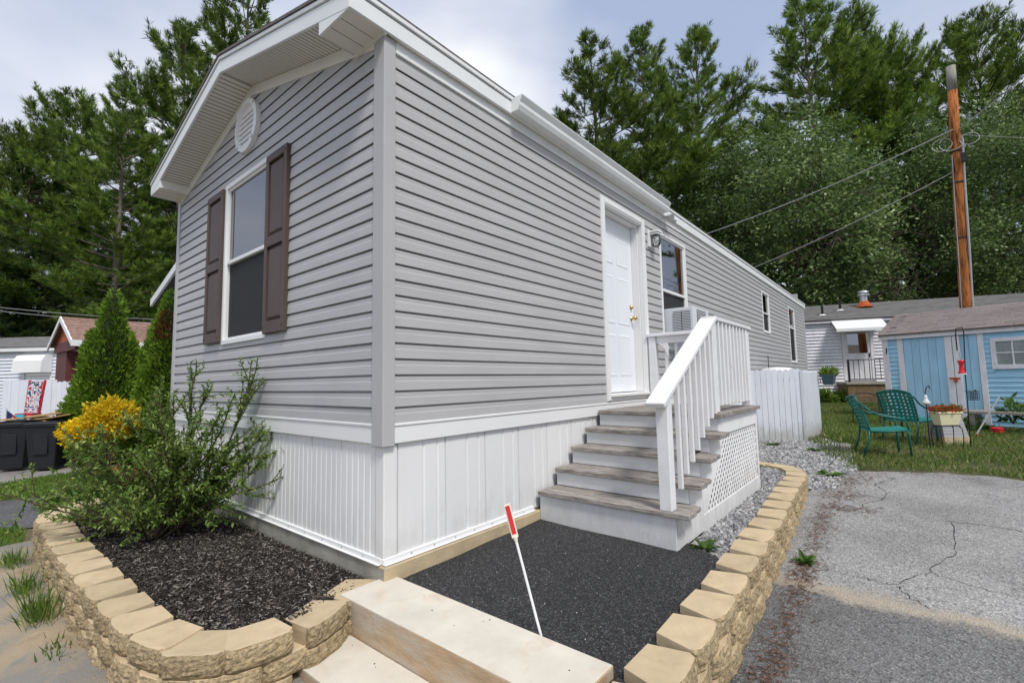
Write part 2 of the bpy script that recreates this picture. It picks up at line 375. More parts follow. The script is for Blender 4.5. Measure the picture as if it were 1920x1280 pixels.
def drive_special(t, vec, c):
    lk = t.links.new
    sp = nd(t, 'ShaderNodeSeparateXYZ'); lk(vec, sp.inputs[0])
    nz = nd(t, 'ShaderNodeTexNoise', i_Scale=2.3, i_Detail=7.0, i_Roughness=0.7); lk(vec, nz.inputs['Vector'])
    off = nd(t, 'ShaderNodeMath', operation='MULTIPLY_ADD'); off.inputs[1].default_value = 0.5; lk(nz.outputs['Fac'], off.inputs[0]); lk(sp.outputs['X'], off.inputs[2])
    # older paler paving beyond the seam, darker younger paving this side of it
    old = nd(t, 'ShaderNodeMapRange'); old.inputs[1].default_value = 2.31; old.inputs[2].default_value = 2.39; lk(off.outputs[0], old.inputs[0])
    dk = nd(t, 'ShaderNodeMixRGB', blend_type='MULTIPLY'); dk.inputs[0].default_value = 1; lk(c, dk.inputs[1]); dk.inputs[2].default_value = (0.57, 0.575, 0.58, 1)
    m1 = nd(t, 'ShaderNodeMixRGB'); lk(old.outputs[0], m1.inputs[0]); lk(dk.outputs[0], m1.inputs[1]); lk(c, m1.inputs[2])
    # sand washed along the seam
    dist = nd(t, 'ShaderNodeMath', operation='SUBTRACT'); lk(off.outputs[0], dist.inputs[0]); dist.inputs[1].default_value = 2.41
    ab = nd(t, 'ShaderNodeMath', operation='ABSOLUTE'); lk(dist.outputs[0], ab.inputs[0])
    nf = nd(t, 'ShaderNodeTexNoise', i_Scale=60.0, i_Detail=3.0); lk(vec, nf.inputs['Vector'])
    wd = nd(t, 'ShaderNodeMath', operation='MULTIPLY_ADD'); lk(nf.outputs['Fac'], wd.inputs[0]); wd.inputs[1].default_value = 0.22; lk(ab.outputs[0], wd.inputs[2])
    sm = nd(t, 'ShaderNodeMapRange'); sm.inputs[1].default_value = 0.25; sm.inputs[2].default_value = 0.08; lk(wd.outputs[0], sm.inputs[0])
    m2 = nd(t, 'ShaderNodeMixRGB'); lk(sm.outputs[0], m2.inputs[0]); lk(m1.outputs[0], m2.inputs[1]); m2.inputs[2].default_value = (0.43, 0.36, 0.27, 1)
    # oil-dark stain patches
    nb = nd(t, 'ShaderNodeTexNoise', i_Scale=0.75, i_Detail=5.0, i_Roughness=0.6); lk(vec, nb.inputs['Vector'])
    rb = ramp(t, [(0.56, (0, 0, 0)), (0.74, (0.75, 0.75, 0.75))]); lk(nb.outputs['Fac'], rb.inputs[0])
    m3 = nd(t, 'ShaderNodeMixRGB', blend_type='MULTIPLY'); lk(rb.outputs[0], m3.inputs[0]); lk(m2.outputs[0], m3.inputs[1]); m3.inputs[2].default_value = (0.5, 0.5, 0.5, 1)
    return m3.outputs[0]
M['asphalt_new'] = asphalt('fresh_asphalt', (0.060, 0.060, 0.062), (0.20, 0.20, 0.20), (0.020, 0.020, 0.021), 150, 1.0)
M['asphalt_old'] = asphalt('old_asphalt', (0.33, 0.325, 0.315), (0.52, 0.51, 0.49), (0.17, 0.165, 0.16), 95, 0.6, drive_special)
M['asphalt_road'] = asphalt('street_asphalt', (0.29, 0.265, 0.25), (0.42, 0.40, 0.38), (0.17, 0.16, 0.15), 70, 0.3)
M['asphalt_path'] = asphalt('path_asphalt', (0.12, 0.12, 0.125), (0.26, 0.26, 0.26), (0.06, 0.06, 0.06), 110, 0.5)
def ground_mat():
    mt, t, b = new_mat('ground_soil'); lk = t.links.new
    tcn = nd(t, 'ShaderNodeTexCoord'); vec = tcn.outputs['Object']
    n1 = nd(t, 'ShaderNodeTexNoise', i_Scale=1.3, i_Detail=8.0, i_Roughness=0.7); lk(vec, n1.inputs['Vector'])
    r1 = ramp(t, [(0.40, (0.045, 0.06, 0.018)), (0.52, (0.085, 0.085, 0.032)), (0.68, (0.17, 0.135, 0.075))]); lk(n1.outputs['Fac'], r1.inputs[0])
    lk(r1.outputs[0], b.inputs['Base Color']); b.inputs['Roughness'].default_value = 1
    n2 = nd(t, 'ShaderNodeTexNoise', i_Scale=25.0, i_Detail=5.0); lk(vec, n2.inputs['Vector'])
    bp = nd(t, 'ShaderNodeBump', i_Strength=0.7, i_Distance=0.03); lk(n2.outputs['Fac'], bp.inputs['Height']); lk(bp.outputs[0], b.inputs['Normal'])
    return mt
M['ground'] = ground_mat()
M['sand'] = mat('sandy_dirt', (0.38, 0.30, 0.20), 1.0, 0.25, 6, 0.8, 70, 0.1, c2=(0.24, 0.225, 0.20), thr=(0.42, 0.56), s2=3.0, bdist=0.01)

G1 = [(0.0, (0.032, 0.065, 0.014)), (0.45, (0.112, 0.188, 0.032)), (0.8, (0.235, 0.335, 0.050)), (1.0, (0.34, 0.44, 0.08))]
M['pine'] = leaf_mat('pine_foliage', G1, 0.3)
M['darkpine'] = leaf_mat('dark_pine_foliage', [(0.0, (0.022, 0.042, 0.015)), (0.6, (0.060, 0.100, 0.028)), (1.0, (0.14, 0.19, 0.045))], 0.25)
M['oak'] = leaf_mat('oak_foliage', [(0.0, (0.05, 0.095, 0.032)), (0.5, (0.15, 0.24, 0.075)), (0.85, (0.30, 0.41, 0.14)), (1.0, (0.42, 0.52, 0.21))], 0.35, 0.4, 0.4)
M['understory'] = leaf_mat('understory_foliage', [(0.0, (0.02, 0.035, 0.014)), (0.6, (0.06, 0.10, 0.03)), (1.0, (0.16, 0.22, 0.06))], 0.3)
M['arb'] = leaf_mat('arborvitae_foliage', [(0.0, (0.05, 0.10, 0.012)), (0.5, (0.13, 0.235, 0.02)), (0.9, (0.26, 0.40, 0.035)), (1.0, (0.38, 0.52, 0.06))], 0.3)
M['arbcore'] = mat('arborvitae_light_block', (0.012, 0.02, 0.007), 1.0, 0.3)
M['rustfol'] = leaf_mat('browned_foliage', [(0.0, (0.10, 0.035, 0.012)), (1.0, (0.22, 0.10, 0.03))], 0.2)
M['shrub'] = leaf_mat('shrub_leaves', [(0.0, (0.065, 0.13, 0.025)), (0.45, (0.19, 0.31, 0.060)), (0.8, (0.33, 0.46, 0.11)), (1.0, (0.48, 0.60, 0.20))], 0.4, 0.5, 0.25)
M['yellow'] = leaf_mat('yellow_leaves', [(0.0, (0.62, 0.40, 0.01)), (0.6, (0.80, 0.60, 0.015)), (1.0, (0.85, 0.72, 0.06))], 0.35)
M['grass'] = leaf_mat('grass_blades', [(0.0, (0.05, 0.095, 0.02)), (0.5, (0.125, 0.20, 0.04)), (0.8, (0.24, 0.25, 0.075)), (1.0, (0.40, 0.35, 0.18))], 0.3)
M['lushgrass'] = leaf_mat('lush_grass', [(0.0, (0.06, 0.12, 0.02)), (0.6, (0.13, 0.22, 0.03)), (1.0, (0.25, 0.32, 0.07))], 0.35)
M['weed'] = leaf_mat('weed_leaves', [(0.0, (0.05, 0.11, 0.02)), (1.0, (0.15, 0.25, 0.05))], 0.3)
M['flower'] = leaf_mat('red_flowers', [(0.0, (0.55, 0.03, 0.015)), (0.6, (0.62, 0.10, 0.02)), (1.0, (0.55, 0.04, 0.25))], 0.3)
M['chips'] = leaf_mat('mulch_chips', [(0.0, (0.008, 0.007, 0.006)), (0.55, (0.026, 0.022, 0.020)), (0.85, (0.085, 0.075, 0.066)), (1.0, (0.30, 0.27, 0.235))], 0.0, 0.75, 0.2)
M['stones'] = leaf_mat('gravel_stones', [(0.0, (0.16, 0.16, 0.165)), (0.5, (0.36, 0.36, 0.365)), (0.9, (0.56, 0.56, 0.55)), (0.97, (0.62, 0.61, 0.6)), (1.0, (0.36, 0.27, 0.17))], 0.0, 0.8, 0.2)
M['litter'] = leaf_mat('needle_litter', [(0.0, (0.07, 0.045, 0.035)), (0.6, (0.19, 0.10, 0.065)), (0.95, (0.28, 0.16, 0.10)), (1.0, (0.40, 0.07, 0.05))], 0.0, 0.9, 0.1)

# ------------------------------------------------------------------ ground and paving
def grid_sheet(name, xs, ys, zf, mt, kind='structure', parent=None, mask=None):
    xs, ys = np.asarray(xs, float), np.asarray(ys, float)
    X, Y = np.meshgrid(xs, ys); Z = zf(X, Y)
    me = bpy.data.meshes.new(name)
    n, k = len(ys), len(xs)
    V = np.stack([X, Y, Z], -1).reshape(-1, 3)
    fs = []
    for j in range(n - 1):
        for i in range(k - 1):
            if mask is None or mask((xs[i] + xs[i + 1]) / 2, (ys[j] + ys[j + 1]) / 2):
                fs.append((j * k + i, j * k + i + 1, (j + 1) * k + i + 1, (j + 1) * k + i))
    me.from_pydata(V.tolist(), [], fs); me.materials.append(mt)
    me.polygons.foreach_set('use_smooth', [True] * len(fs)); me.update()
    o = link(name, me, parent)
    if kind: o['kind'] = kind
    return o
far = [-400, -200, -100, -60, -40]
grid_sheet('ground', far + list(range(-25, 61, 1)) + [80, 120, 200, 400], far + list(range(-25, 61, 1)) + [80, 120, 200, 400], lambda x, y: zg(x, y), M['ground'])
def wob(y, s, a):
    return a * (math.sin(y * 2.3 + s) * 0.5 + math.sin(y * 5.1 + s * 2) * 0.3 + math.sin(y * 11.7 + s * 3) * 0.2)
def strip(name, outline, dz, mt, n=3):
    """flat-ish sheet that follows the ground; outline = list of (x, y)"""
    bm = bmesh.new()
    vs_ = [bm.verts.new((x, y, 0)) for x, y in outline]
    bm.faces.new(vs_)
    bmesh.ops.triangulate(bm, faces=bm.faces)
    for _ in range(n):
        bmesh.ops.subdivide_edges(bm, edges=[e for e in bm.edges if e.calc_length() > (0.8 if n == 3 else .12)], cuts=1)
        bmesh.ops.triangulate(bm, faces=bm.faces)
    for v in bm.verts: v.co.z = float(zg(v.co.x, v.co.y)) + dz
    bmesh.ops.recalc_face_normals(bm, faces=bm.faces)
    for f in bm.faces:
        if f.normal.z < 0: f.normal_flip()
    me = bpy.data.meshes.new(name); bm.to_mesh(me); bm.free(); me.materials.append(mt)
    o = link(name, me); o['kind'] = 'structure'
    return o
# right-hand driveway, ragged far edge against the lawn
edge = [(6.3, -1.62), (6.45, -1.9), (6.65, -2.3), (6.8, -2.7), (6.85, -3.2), (6.7, -3.6), (6.5, -4.2), (6.3, -5.0), (5.9, -6.5), (5.5, -9)]
edge2 = []
for (a, b) in zip(edge[:-1], edge[1:]):
    for k in range(4):
        t = k / 4; edge2.append((a[0] + (b[0] - a[0]) * t + random.uniform(-.05, .05), a[1] + (b[1] - a[1]) * t))
dl = [(x, -1.62 + .022 * x if x < 5 else -1.55) for x in np.linspace(-1.5, 6.2, 24)]
driveway = strip('driveway', [(-12, -14), (-12, -3.2), (-3, -2.6), (-1.5, -1.9)] + dl + edge2 + [(5.2, -14)], 0.012, M['asphalt_old'])
verge = strip('dirt_verge', [(-1.10, 4.35), (-1.45, 4.3), (-1.62, 3.9), (-1.66, 3.2), (-1.62, 2.7), (-1.68, 2.2), (-1.63, 1.8), (-1.7, 1.45), (-1.64, 1.1), (-1.7, .8), (-1.66, 0.4), (-1.7, 0.0), (-1.25, -0.5), (-.9, -1.0), (-0.5, -1.7), (-0.1, -1.0), (-0.2, 0.5), (-1.0, 0.6), (-1.0, 4)], 0.018, M['sand'], 5)
for v in verge.data.vertices:                                              # soil banked up against the curved wall
    v.co.z += .105 * min(1, max(0, (v.co.x + 1.60) / .28)) * min(1, max(0, (v.co.y + .6) / .5)) * min(1, max(0, (4.6 - v.co.y) / .6))
strip('forecourt', [(-9, -3.0), (-3, -2.5), (-1.3, -1.8), (-0.4, -1.6), (-0.9, -0.6), (-1.35, 0.4), (-1.33, 3.9), (-1.9, 4.25), (-9, 4.4)], 0.009, M['asphalt_road'])
strip('side_path', [(-9, 5.6), (-2.5, 5.5), (-1.3, 5.45), (-0.9, 5.2), (-0.6, 4.6), (0.0, 4.4), (0.0, 7.1), (-0.6, 7.5), (-1.2, 7.65), (-9, 7.9)], 0.012, M['asphalt_path'])
strip('street', [(-60, 10.2), (-6, 9.9), (-0.9, 9.7), (-0.2, 10.0), (0.25, 10.4), (0.45, 12), (0.3, 15.5), (-1.0, 16.3), (-60, 16.5)], 0.012, M['asphalt_road'])

# cracks in the old paving
cr = MB()
def crack(pts, w0):
    P = []
    for (a, b) in zip(pts[:-1], pts[1:]):
        for k in range(7):
            t = k / 7
            P.append((a[0] + (b[0] - a[0]) * t + random.gauss(0, .012), a[1] + (b[1] - a[1]) * t + random.gauss(0, .012)))
    P.append(pts[-1])
    for (a, b) in zip(P[:-1], P[1:]):
        d = Vector((b[0] - a[0], b[1] - a[1])); d.normalize(); s = Vector((-d.y, d.x)) * w0 * random.uniform(.4, 1.2)
        q = [(a[0] + s.x, a[1] + s.y), (a[0] - s.x, a[1] - s.y), (b[0] - s.x, b[1] - s.y), (b[0] + s.x, b[1] + s.y)]
        cr.face([(x, y, float(zg(x, y)) + .016) for x, y in q])
crack([(2.66, -1.71), (2.49, -1.9), (2.48, -2.13), (2.47, -2.34), (2.86, -2.51), (3.4, -2.7), (4.3, -2.72)], .0026)
crack([(4.34, -2.7), (4.37, -2.99), (4.31, -3.18), (4.4, -3.8), (4.2, -4.5)], .0035)
crack([(4.9, -2.2), (5.3, -2.25), (5.65, -2.1), (6.2, -2.3)], .0035)
crack([(2.48, -2.34), (2.3, -2.42), (2.2, -2.5)], .0025)
crack([(4.9, -2.2), (4.6, -2.05), (4.3, -2.1)], .003)
crack([(2.86, -2.51), (2.7, -2.8), (2.75, -3.3)], .0025)
o = cr.build('paving_cracks', M['black'], driveway); o['kind'] = 'stuff'

# ------------------------------------------------------------------ the grey mobile home
W, LEN = 4.18, 16.7
ZB, ZBT, ZT, H = 0.714, 0.8325, 3.36, 0.1016
SL = 0.262
home = thing('mobile_home', 'long grey mobile home with white skirting and brown shuttered gable window', 'mobile home')
zrake = lambda y: ZT + SL * min(y, W - y)

def slab_part():
    b = MB(); b.box(-.014, LEN, -.035, W + .03, -.5, -.003)
    o = b.build('foundation_slab', [M['tanconc'], M['concrete']], home, bevel=.008)
    me = o.data
    for p in me.polygons:
        if p.normal.x < -.5 or p.normal.y > .5: p.material_index = 1
slab_part()

wall = MB()
wall.box(.002, LEN, .002, .014, ZB, ZT)                                   # thin shell so openings can be real: built from boxes below
wall = MB()
openings = [(2.86, 3.86, .88, 3.06), (4.47, 5.37, 1.53, 3.06), (10.55, 11.2, 2.16, 3.08), (13.87, 14.75, 1.52, 3.07)]
xs = [0.002] + [v for a in openings for v in a[:2]] + [LEN]
for k in range(0, len(xs), 2): wall.box(xs[k], xs[k + 1], .002, .12, ZB, ZT + .02)
for a in openings:
    wall.box(a[0], a[1], .002, .12, ZB, a[2]); wall.box(a[0], a[1], .002, .12, a[3], ZT + .02)
gy = (1.72, 2.61, 1.53, 3.06)
def gz(y0, y1, z0, flat=None):
    if flat: wall.box(.002, .12, y0, y1, z0, flat)
    else: wall.prism([(y0, z0), (y1, z0), (y1, zrake(y1)), (y0, zrake(y0))] if not (y0 < W / 2 < y1) else [(y0, z0), (y1, z0), (y1, zrake(y1)), (W / 2, zrake(W / 2)), (y0, zrake(y0))], .002, .12, axis='x')
gz(.121, gy[0], ZB); gz(gy[1], W, ZB); gz(gy[0], gy[1], gy[3]); gz(gy[0], gy[1], ZB, gy[2])
wall.box(.121, LEN, W - .12, W, ZB, ZT); wall.box(LEN - .12, LEN, .121, W - .121, ZB, ZT + .5)
wall = wall.build('wall', M['siding'], home)

PROF = [(0.40, 0.0005), (0.36, 0.0185), (0.050, 0.0195), (0.050, 0.0235), (0.085, 0.0245), (0.60, 0.0215), (0.66, 0.0185), (0.925, 0.0180), (0.935, 0.0035), (1.25, 0.0025), (1.25, 0.0005)]
def board(axis, z0, lo, hi, zmin=None, zmax=None, extra=0.0):
    """one siding course; axis 'x': long wall facing -y, 'y': gable facing -x; lo/hi functions of z"""
    P = []
    for t, off in PROF:
        z = z0 + t * H
        if zmin is not None: z = max(z, zmin)
        if zmax is not None: z = min(z, zmax)
        P.append((z, off + (extra if off > .001 else 0)))
    b = MB(); n = len(P)
    mk = (lambda u, o, z: (u, .002 - o, z)) if axis == 'x' else (lambda u, o, z: (.002 - o, u, z))
    A = [mk(lo(z), o, z) for z, o in P]; B = [mk(hi(z), o, z) for z, o in P]
    b.v = A + B
    for k in range(n - 1):
        b.f.append((k, n + k, n + k + 1, k + 1) if axis == 'x' else (k, k + 1, n + k + 1, n + k)); b.mi.append(0)
    b.f.append(tuple(range(n))); b.f.append(tuple(n + k for k in reversed(range(n)))); b.mi += [0, 0]
    b.build('siding_board', M['siding'], wall)
cuts = [(2.79, 3.93, .84, 3.127), (4.42, 5.42, 1.48, 3.105), (10.5, 11.25, 2.12, 3.12), (13.82, 14.8, 1.47, 3.115)]
ncourse = int((ZT - ZBT) / H) + 1
def const(v): return lambda z: v
rs = random.Random(3)
for c in range(ncourse):
    z0 = ZBT + c * H; z1 = z0 + H
    top = min(z1, ZT - .085)
    if top - z0 < .02: continue
    part = [k for k in cuts if any(z0 + .012 < e < top - .012 for e in k[2:])]
    full = [k for k in cuts if k[2] <= z0 + .012 and k[3] >= top - .012]
    segs = []; x = .06
    for k in sorted(part + full):
        segs.append((x, k[0] + .03)); x = k[1] - .03
        if k in part:
            if z0 + .012 < k[2] < top - .012: board('x', z0, const(k[0] + .03), const(k[1] - .03), None, k[2] + .02)
            else: board('x', z0, const(k[0] + .03), const(k[1] - .03), k[3] - .02, top)
    segs.append((x, LEN - .06))
    for a, b_ in segs:
        # long courses are butted from shorter boards
        xsplit = [a]; s = 3.66 * (1 + ((c * 7) % 5) / 5.0)
        while s < b_ - .6:
            if s > a + .6: xsplit.append(s)
            s += 3.66
        xsplit.append(b_)
        for q, (p0, p1) in enumerate(zip(xsplit[:-1], xsplit[1:])):
            board('x', z0, const(p0 - (.03 if q else 0)), const(p1), None, top, .0016 if q % 2 else 0)
gcut = (1.665, 2.665, 1.49, 3.10)
for c in range(40):
    z0 = ZBT + c * H
    if z0 > zrake(W / 2) - .1: break
    zc = z0 + H
    lo = lambda z: max(.07, (z - ZT + .07) / SL); hi = lambda z: min(W - .05, W - (z - ZT + .07) / SL)
    p_ = [e for e in gcut[2:] if z0 + .012 < e < zc - .012]
    if p_ or (gcut[2] <= z0 + .012 and gcut[3] >= zc - .012):
        board('y', z0, lo, const(gcut[0] + .03)); board('y', z0, const(gcut[1] - .03), hi)
        if p_ and p_[0] == gcut[2]: board('y', z0, const(gcut[0] + .03), const(gcut[1] - .03), None, gcut[2] + .02)
        elif p_: board('y', z0, const(gcut[0] + .03), const(gcut[1] - .03), gcut[3] - .02, None)
    elif c in (1, 2, 5, 6) or c in (22, 23, 24):
        board('y', z0, const(.80) if c < 20 else const(.79), hi)
        board('y', z0, lo, const(.83), None, None, .0022)
    else: board('y', z0, lo, hi)

# corner posts
for (x, y, sx, sy, lab) in ((0, 0, 1, 1, 1), (0, W, 1, -1, 0), (LEN, 0, -1, 1, 0)):
    b = MB()
    w_ = .085 if lab else .06
    z0_ = ZB - .012 if lab else ZBT
    t = .031
    if lab:
        b.prism([(-t, -t), (.06, -t), (.06, -.001), (-.001, -.001), (-.001, .088), (-t, .088)], z0_, ZT - .01)
    elif x == 0:
        b.prism([(-t, W - .055), (0, W - .055), (0, W + t), (-t, W + t)], z0_, ZT - .01)
    else:
        b.prism([(LEN - .06, -t), (LEN + t, -t), (LEN + t, .06), (LEN, .06), (LEN, 0), (LEN - .06, 0)], z0_, ZT - .01)
    b.build('corner_post', M['post'], home, bevel=.004)

# white band board above the skirting
b = MB(); b.box(.061, LEN, -.020, .002, ZB, ZBT - .012); b.box(.061, LEN, -.027, .002, ZBT - .0118, ZBT + .006); b.build('band_board', M['white'], home, bevel=.003)
b = MB(); b.box(-.020, .002, .089, W - .02, ZB, ZBT - .012); b.box(-.027, .002, .089, W - .02, ZBT - .0118, ZBT + .006); b.build('band_board', M['white'], home, bevel=.003)

# skirting with panels
b = MB(); b.box(.02, LEN - .01, .02, W - .02, .0, ZB + .01); skirt = b.build('skirting', M['skirt'], home)
def skirt_panel(axis, u0, u1, ribs, dp=.006):
    z0, z1 = .018, ZB + .004
    pts = [(u0 + .003, 0), (u0 + .006, .012)]
    for r in ribs:
        pts += [(r - .012, .012), (r - .004, .012 - dp), (r + .004, .012 - dp), (r + .012, .012)]
    pts += [(u1 - .006, .012), (u1 - .003, 0)]
    b = MB()
    for (a, b2) in zip(pts[:-1], pts[1:]):
        if axis == 'x': b.face([(a[0], .018 - a[1], z0), (b2[0], .018 - b2[1], z0), (b2[0], .018 - b2[1], z1), (a[0], .018 - a[1], z1)])
        else: b.face([(.018 - a[1], a[0], z0), (.018 - a[1], a[0], z1), (.018 - b2[1], b2[0], z1), (.018 - b2[1], b2[0], z0)])
    b.build('skirting_panel', M['skirt'], skirt)
x = .105
while x < LEN - .1:
    x1 = min(x + .402, LEN - .02)
    skirt_panel('x', x, x1, [r for r in (x + .21, x + .33) if r < x1 - .02]); x = x1
y = .09
while y < W - .1:
    y1 = min(y + .402, W - .02)
    skirt_panel('y', y, y1, [r for r in np.arange(y + .055, y1 - .03, .068)], .0035); y = y1
b = MB(); b.prism([(-.001, .0), (.10, .0), (.10, .012), (.012, .012), (.012, .085), (-.001, .085)], .018, ZB - .014)
b.build('skirting_corner', M['skirt'], skirt, bevel=.008, seg=2)
b = MB(); b.box(-.004, 1.49, -.028, .016, .001, .006); b.box(-.004, 1.49, -.008, .016, .006, .036); b.box(3.98, LEN, -.008, .016, .001, .036)
b.build('base_trim', M['white'], skirt, bevel=.002)
b = MB(); b.box(-.028, .016, .017, W, .001, .006); b.box(-.008, .016, .017, W, .006, .036); b.build('base_trim', M['white'], skirt, bevel=.002)
for k in range(8):
    b = MB(); b.tube([(.2 + k * .19, -.009, .022), (.2 + k * .19, -.013, .022)], .005, 6); b.build('screw', M['steel'], skirt)
for k in range(9):
    b = MB(); b.tube([(-.009, .2 + k * .25, .022), (-.013, .2 + k * .25, .022)], .005, 6); b.build('screw', M['steel'], skirt)

# roof
OX, OY = -.30, -.05
YC = W / 2
zfb = lambda y: 3.35 + SL * (min(y, W - y) + .05)                         # fascia bottom line on the rake
roof = MB()
for s in (0, 1):
    ya, yb = (OY - .02, YC) if s == 0 else (W - OY + .02, YC)
    za, zb = zfb(ya if s == 0 else ya) + .155, zfb(YC) + .155
    P = [(OX - .02, ya, za), (LEN + .12, ya, za), (LEN + .12, yb, zb), (OX - .02, yb, zb)]
    Q = [(p[0], p[1], p[2] + .022) for p in P]
    if s == 1: P = P[::-1]; Q = Q[::-1]
    roof.mesh8(P + Q)
roof = roof.build('roof', M['shingle'], home)
b = MB()                                                                  # gable triangle and eave core below the shingles
for s in (0, 1):
    ya, yb = (OY + .004, YC) if s == 0 else (W - OY - .004, YC)
    za, zb = zfb(ya), zfb(YC)
    P = [(OX + .012, ya, za + .03), (LEN + .1, ya, za + .03), (LEN + .1, yb, zb + .03), (OX + .012, yb, zb + .03)]
    Q = [(p[0], p[1], p[2] + .118) for p in P]
    if s == 1: P = P[::-1]; Q = Q[::-1]
    b.mesh8(P + Q)
b.build('roof_deck', M['dark'], roof)
def rake_board(y0, y1, x0, x1, d0, d1, name, mt):
    b = MB()
    P = [(x0, y0, zfb(y0) + d0), (x1, y0, zfb(y0) + d0), (x1, y1, zfb(y1) + d0), (x0, y1, zfb(y1) + d0)]
    Q = [(p[0], p[1], p[2] + d1 - d0) for p in P]
    if y1 < y0: P = P[::-1]; Q = Q[::-1]
    b.mesh8(P + Q); return b.build(name, mt, roof, bevel=.003)
for ya in (OY - .004, W - OY + .004):
    rake_board(ya, YC, OX - .002, OX + .018, 0, .112, 'fascia_board', M['fascia'])
    rake_board(ya, YC, OX - .012, OX + .010, .119, .150, 'drip_edge', M['fascia'])
b = MB(); b.box(OX - .001, LEN + .1, OY - .012, OY + .008, 3.35, 3.462); b.build('fascia_board', M['fascia'], roof, bevel=.003)
b = MB(); b.box(OX - .01, LEN + .1, OY - .024, OY + .004, 3.470, 3.503); b.build('drip_edge', M['fascia'], roof, bevel=.003)
b = MB(); b.box(OX, LEN + .1, W - OY - .008, W - OY + .012, 3.35, 3.462); b.build('fascia_board', M['fascia'], roof, bevel=.003)
# long side soffit strip and frieze
b = MB(); b.box(.0, LEN, OY + .009, .0, 3.358, 3.366); b.build('soffit_panel', M['cream'], roof)
b = MB(); b.box(.065, LEN - .06, -.026, .001, 3.272, 3.357); b.box(.065, LEN - .06, -.031, .001, 3.268, 3.280); b.build('frieze_board', M['white'], home, bevel=.003)
# ribbed gable soffit, one object per strip
for s in (0, 1):
    yy = .31
    while yy < YC - .01:
        y1 = min(yy + .098, YC)
        a, c_ = (yy + .002, y1 - .004) if s == 0 else (W - yy - .002, W - y1 + .004)
        b = MB()
        P = [(OX + .018, a, zfb(a) + .012), (-.022, a, zfb(a) + .012), (-.022, c_, zfb(c_) + .012), (OX + .018, c_, zfb(c_) + .012)]
        mid = (a + c_) / 2
        for (u, v2, dz) in ((a, a + (c_ - a) * .46, 0), (a + (c_ - a) * .46, a + (c_ - a) * .54, .005), (a + (c_ - a) * .54, c_, 0)):
            b.face([(OX + .018, u, zfb(u) + .012 + dz), (OX + .018, v2, zfb(v2) + .012 + dz), (-.022, v2, zfb(v2) + .012 + dz), (-.022, u, zfb(u) + .012 + dz)])
        b.build('soffit_panel', M['soffit'], roof)
        yy = y1
    # soffit backing and trim on the wall
    ya, yb = (.06, YC) if s == 0 else (W - .06, YC)
    b = MB(); P = [(-.030, ya, zfb(ya) - .085), (.0, ya, zfb(ya) - .085), (.0, yb, zfb(yb) - .085), (-.030, yb, zfb(yb) - .085)]
    Q = [(p[0], p[1], p[2] + .095) for p in P]
    if s == 1: P = P[::-1]; Q = Q[::-1]
    b.mesh8(P + Q); b.build('rake_trim', M['cream'], home, bevel=.003)
    # boxed eave return
    ya, yb = (OY + .002, .305) if s == 0 else (W - OY - .002, W - .305)
    b = MB()
    for k in range(3):
        y0_, y1_ = ya + (yb - ya) * k / 3, ya + (yb - ya) * (k + .96) / 3
        b.face([(OX + .019, y0_, 3.356), (-.021, y0_, 3.356), (-.021, y1_, 3.356), (OX + .019, y1_, 3.356)])
    b.build('soffit_panel', M['soffit'] if s == 0 else M['cream'], roof)
    b = MB(); b.prism([(ya, 3.352), (yb, 3.352), (yb, zfb(yb) + .02), (ya, zfb(ya) + .02)] if s == 0 else [(yb, 3.352), (ya, 3.352), (ya, zfb(ya) + .02), (yb, zfb(yb) + .02)], OX + .0, OX + .016, axis='x')
    b.build('eave_return', M['fascia'], roof)
    b = MB(); b.box(OX + .016, -.03, min(yb, yb + .004), max(yb, yb + .004), 3.356, zfb(yb) + .012); b.build('eave_return', M['cream'], roof)
    b = MB(); b.box(-.045, -.021, min(ya, yb), max(ya, yb), 3.340, 3.358); b.build('soffit_trim', M['cream'], roof)
# short run of gutter over the door
def gutter():
    x0, x1 = 1.22, 4.50
    pr_ = [(-.062, 3.362), (-.062, 3.476), (-.066, 3.476), (-.066, 3.366), (-.135, 3.366), (-.150, 3.40), (-.150, 3.43), (-.178, 3.478), (-.186, 3.478), (-.186, 3.470), (-.158, 3.425), (-.156, 3.398), (-.138, 3.360)]
    b = MB(); n = len(pr_)
    for xx in (x0, x1): b.v += [(xx, y_, z_) for y_, z_ in pr_]
    for k in range(n): b.f.append((k, (k + 1) % n, n + (k + 1) % n, n + k)); b.mi.append(0)
    g = b.build('gutter', M['fascia'], roof)
    for xx in (x0, x1):
        b = MB(); b.prism([(-.062, 3.362), (-.138, 3.360), (-.156, 3.398), (-.158, 3.425), (-.186, 3.470), (-.186, 3.478), (-.062, 3.478)], xx - .002, xx + .002, axis='x'); b.build('end_cap', M['fascia'], g)
gutter()
# security light at the gutter end
b = MB(); b.lathe([(.045, 0), (.045, .012), (.02, .02), (.02, .03)], 12, (4.62, -.09, 3.335)); fl = b.build('security_light', M['steel'], home)
for s in (-1, 1):
    b = MB(); b.tube([(4.62 + s * .02, -.09, 3.335), (4.62 + s * .06, -.13, 3.31), (4.62 + s * .09, -.17, 3.29)], [.018, .034, .045], 10); b.build('lamp_head', M['steel'], fl)

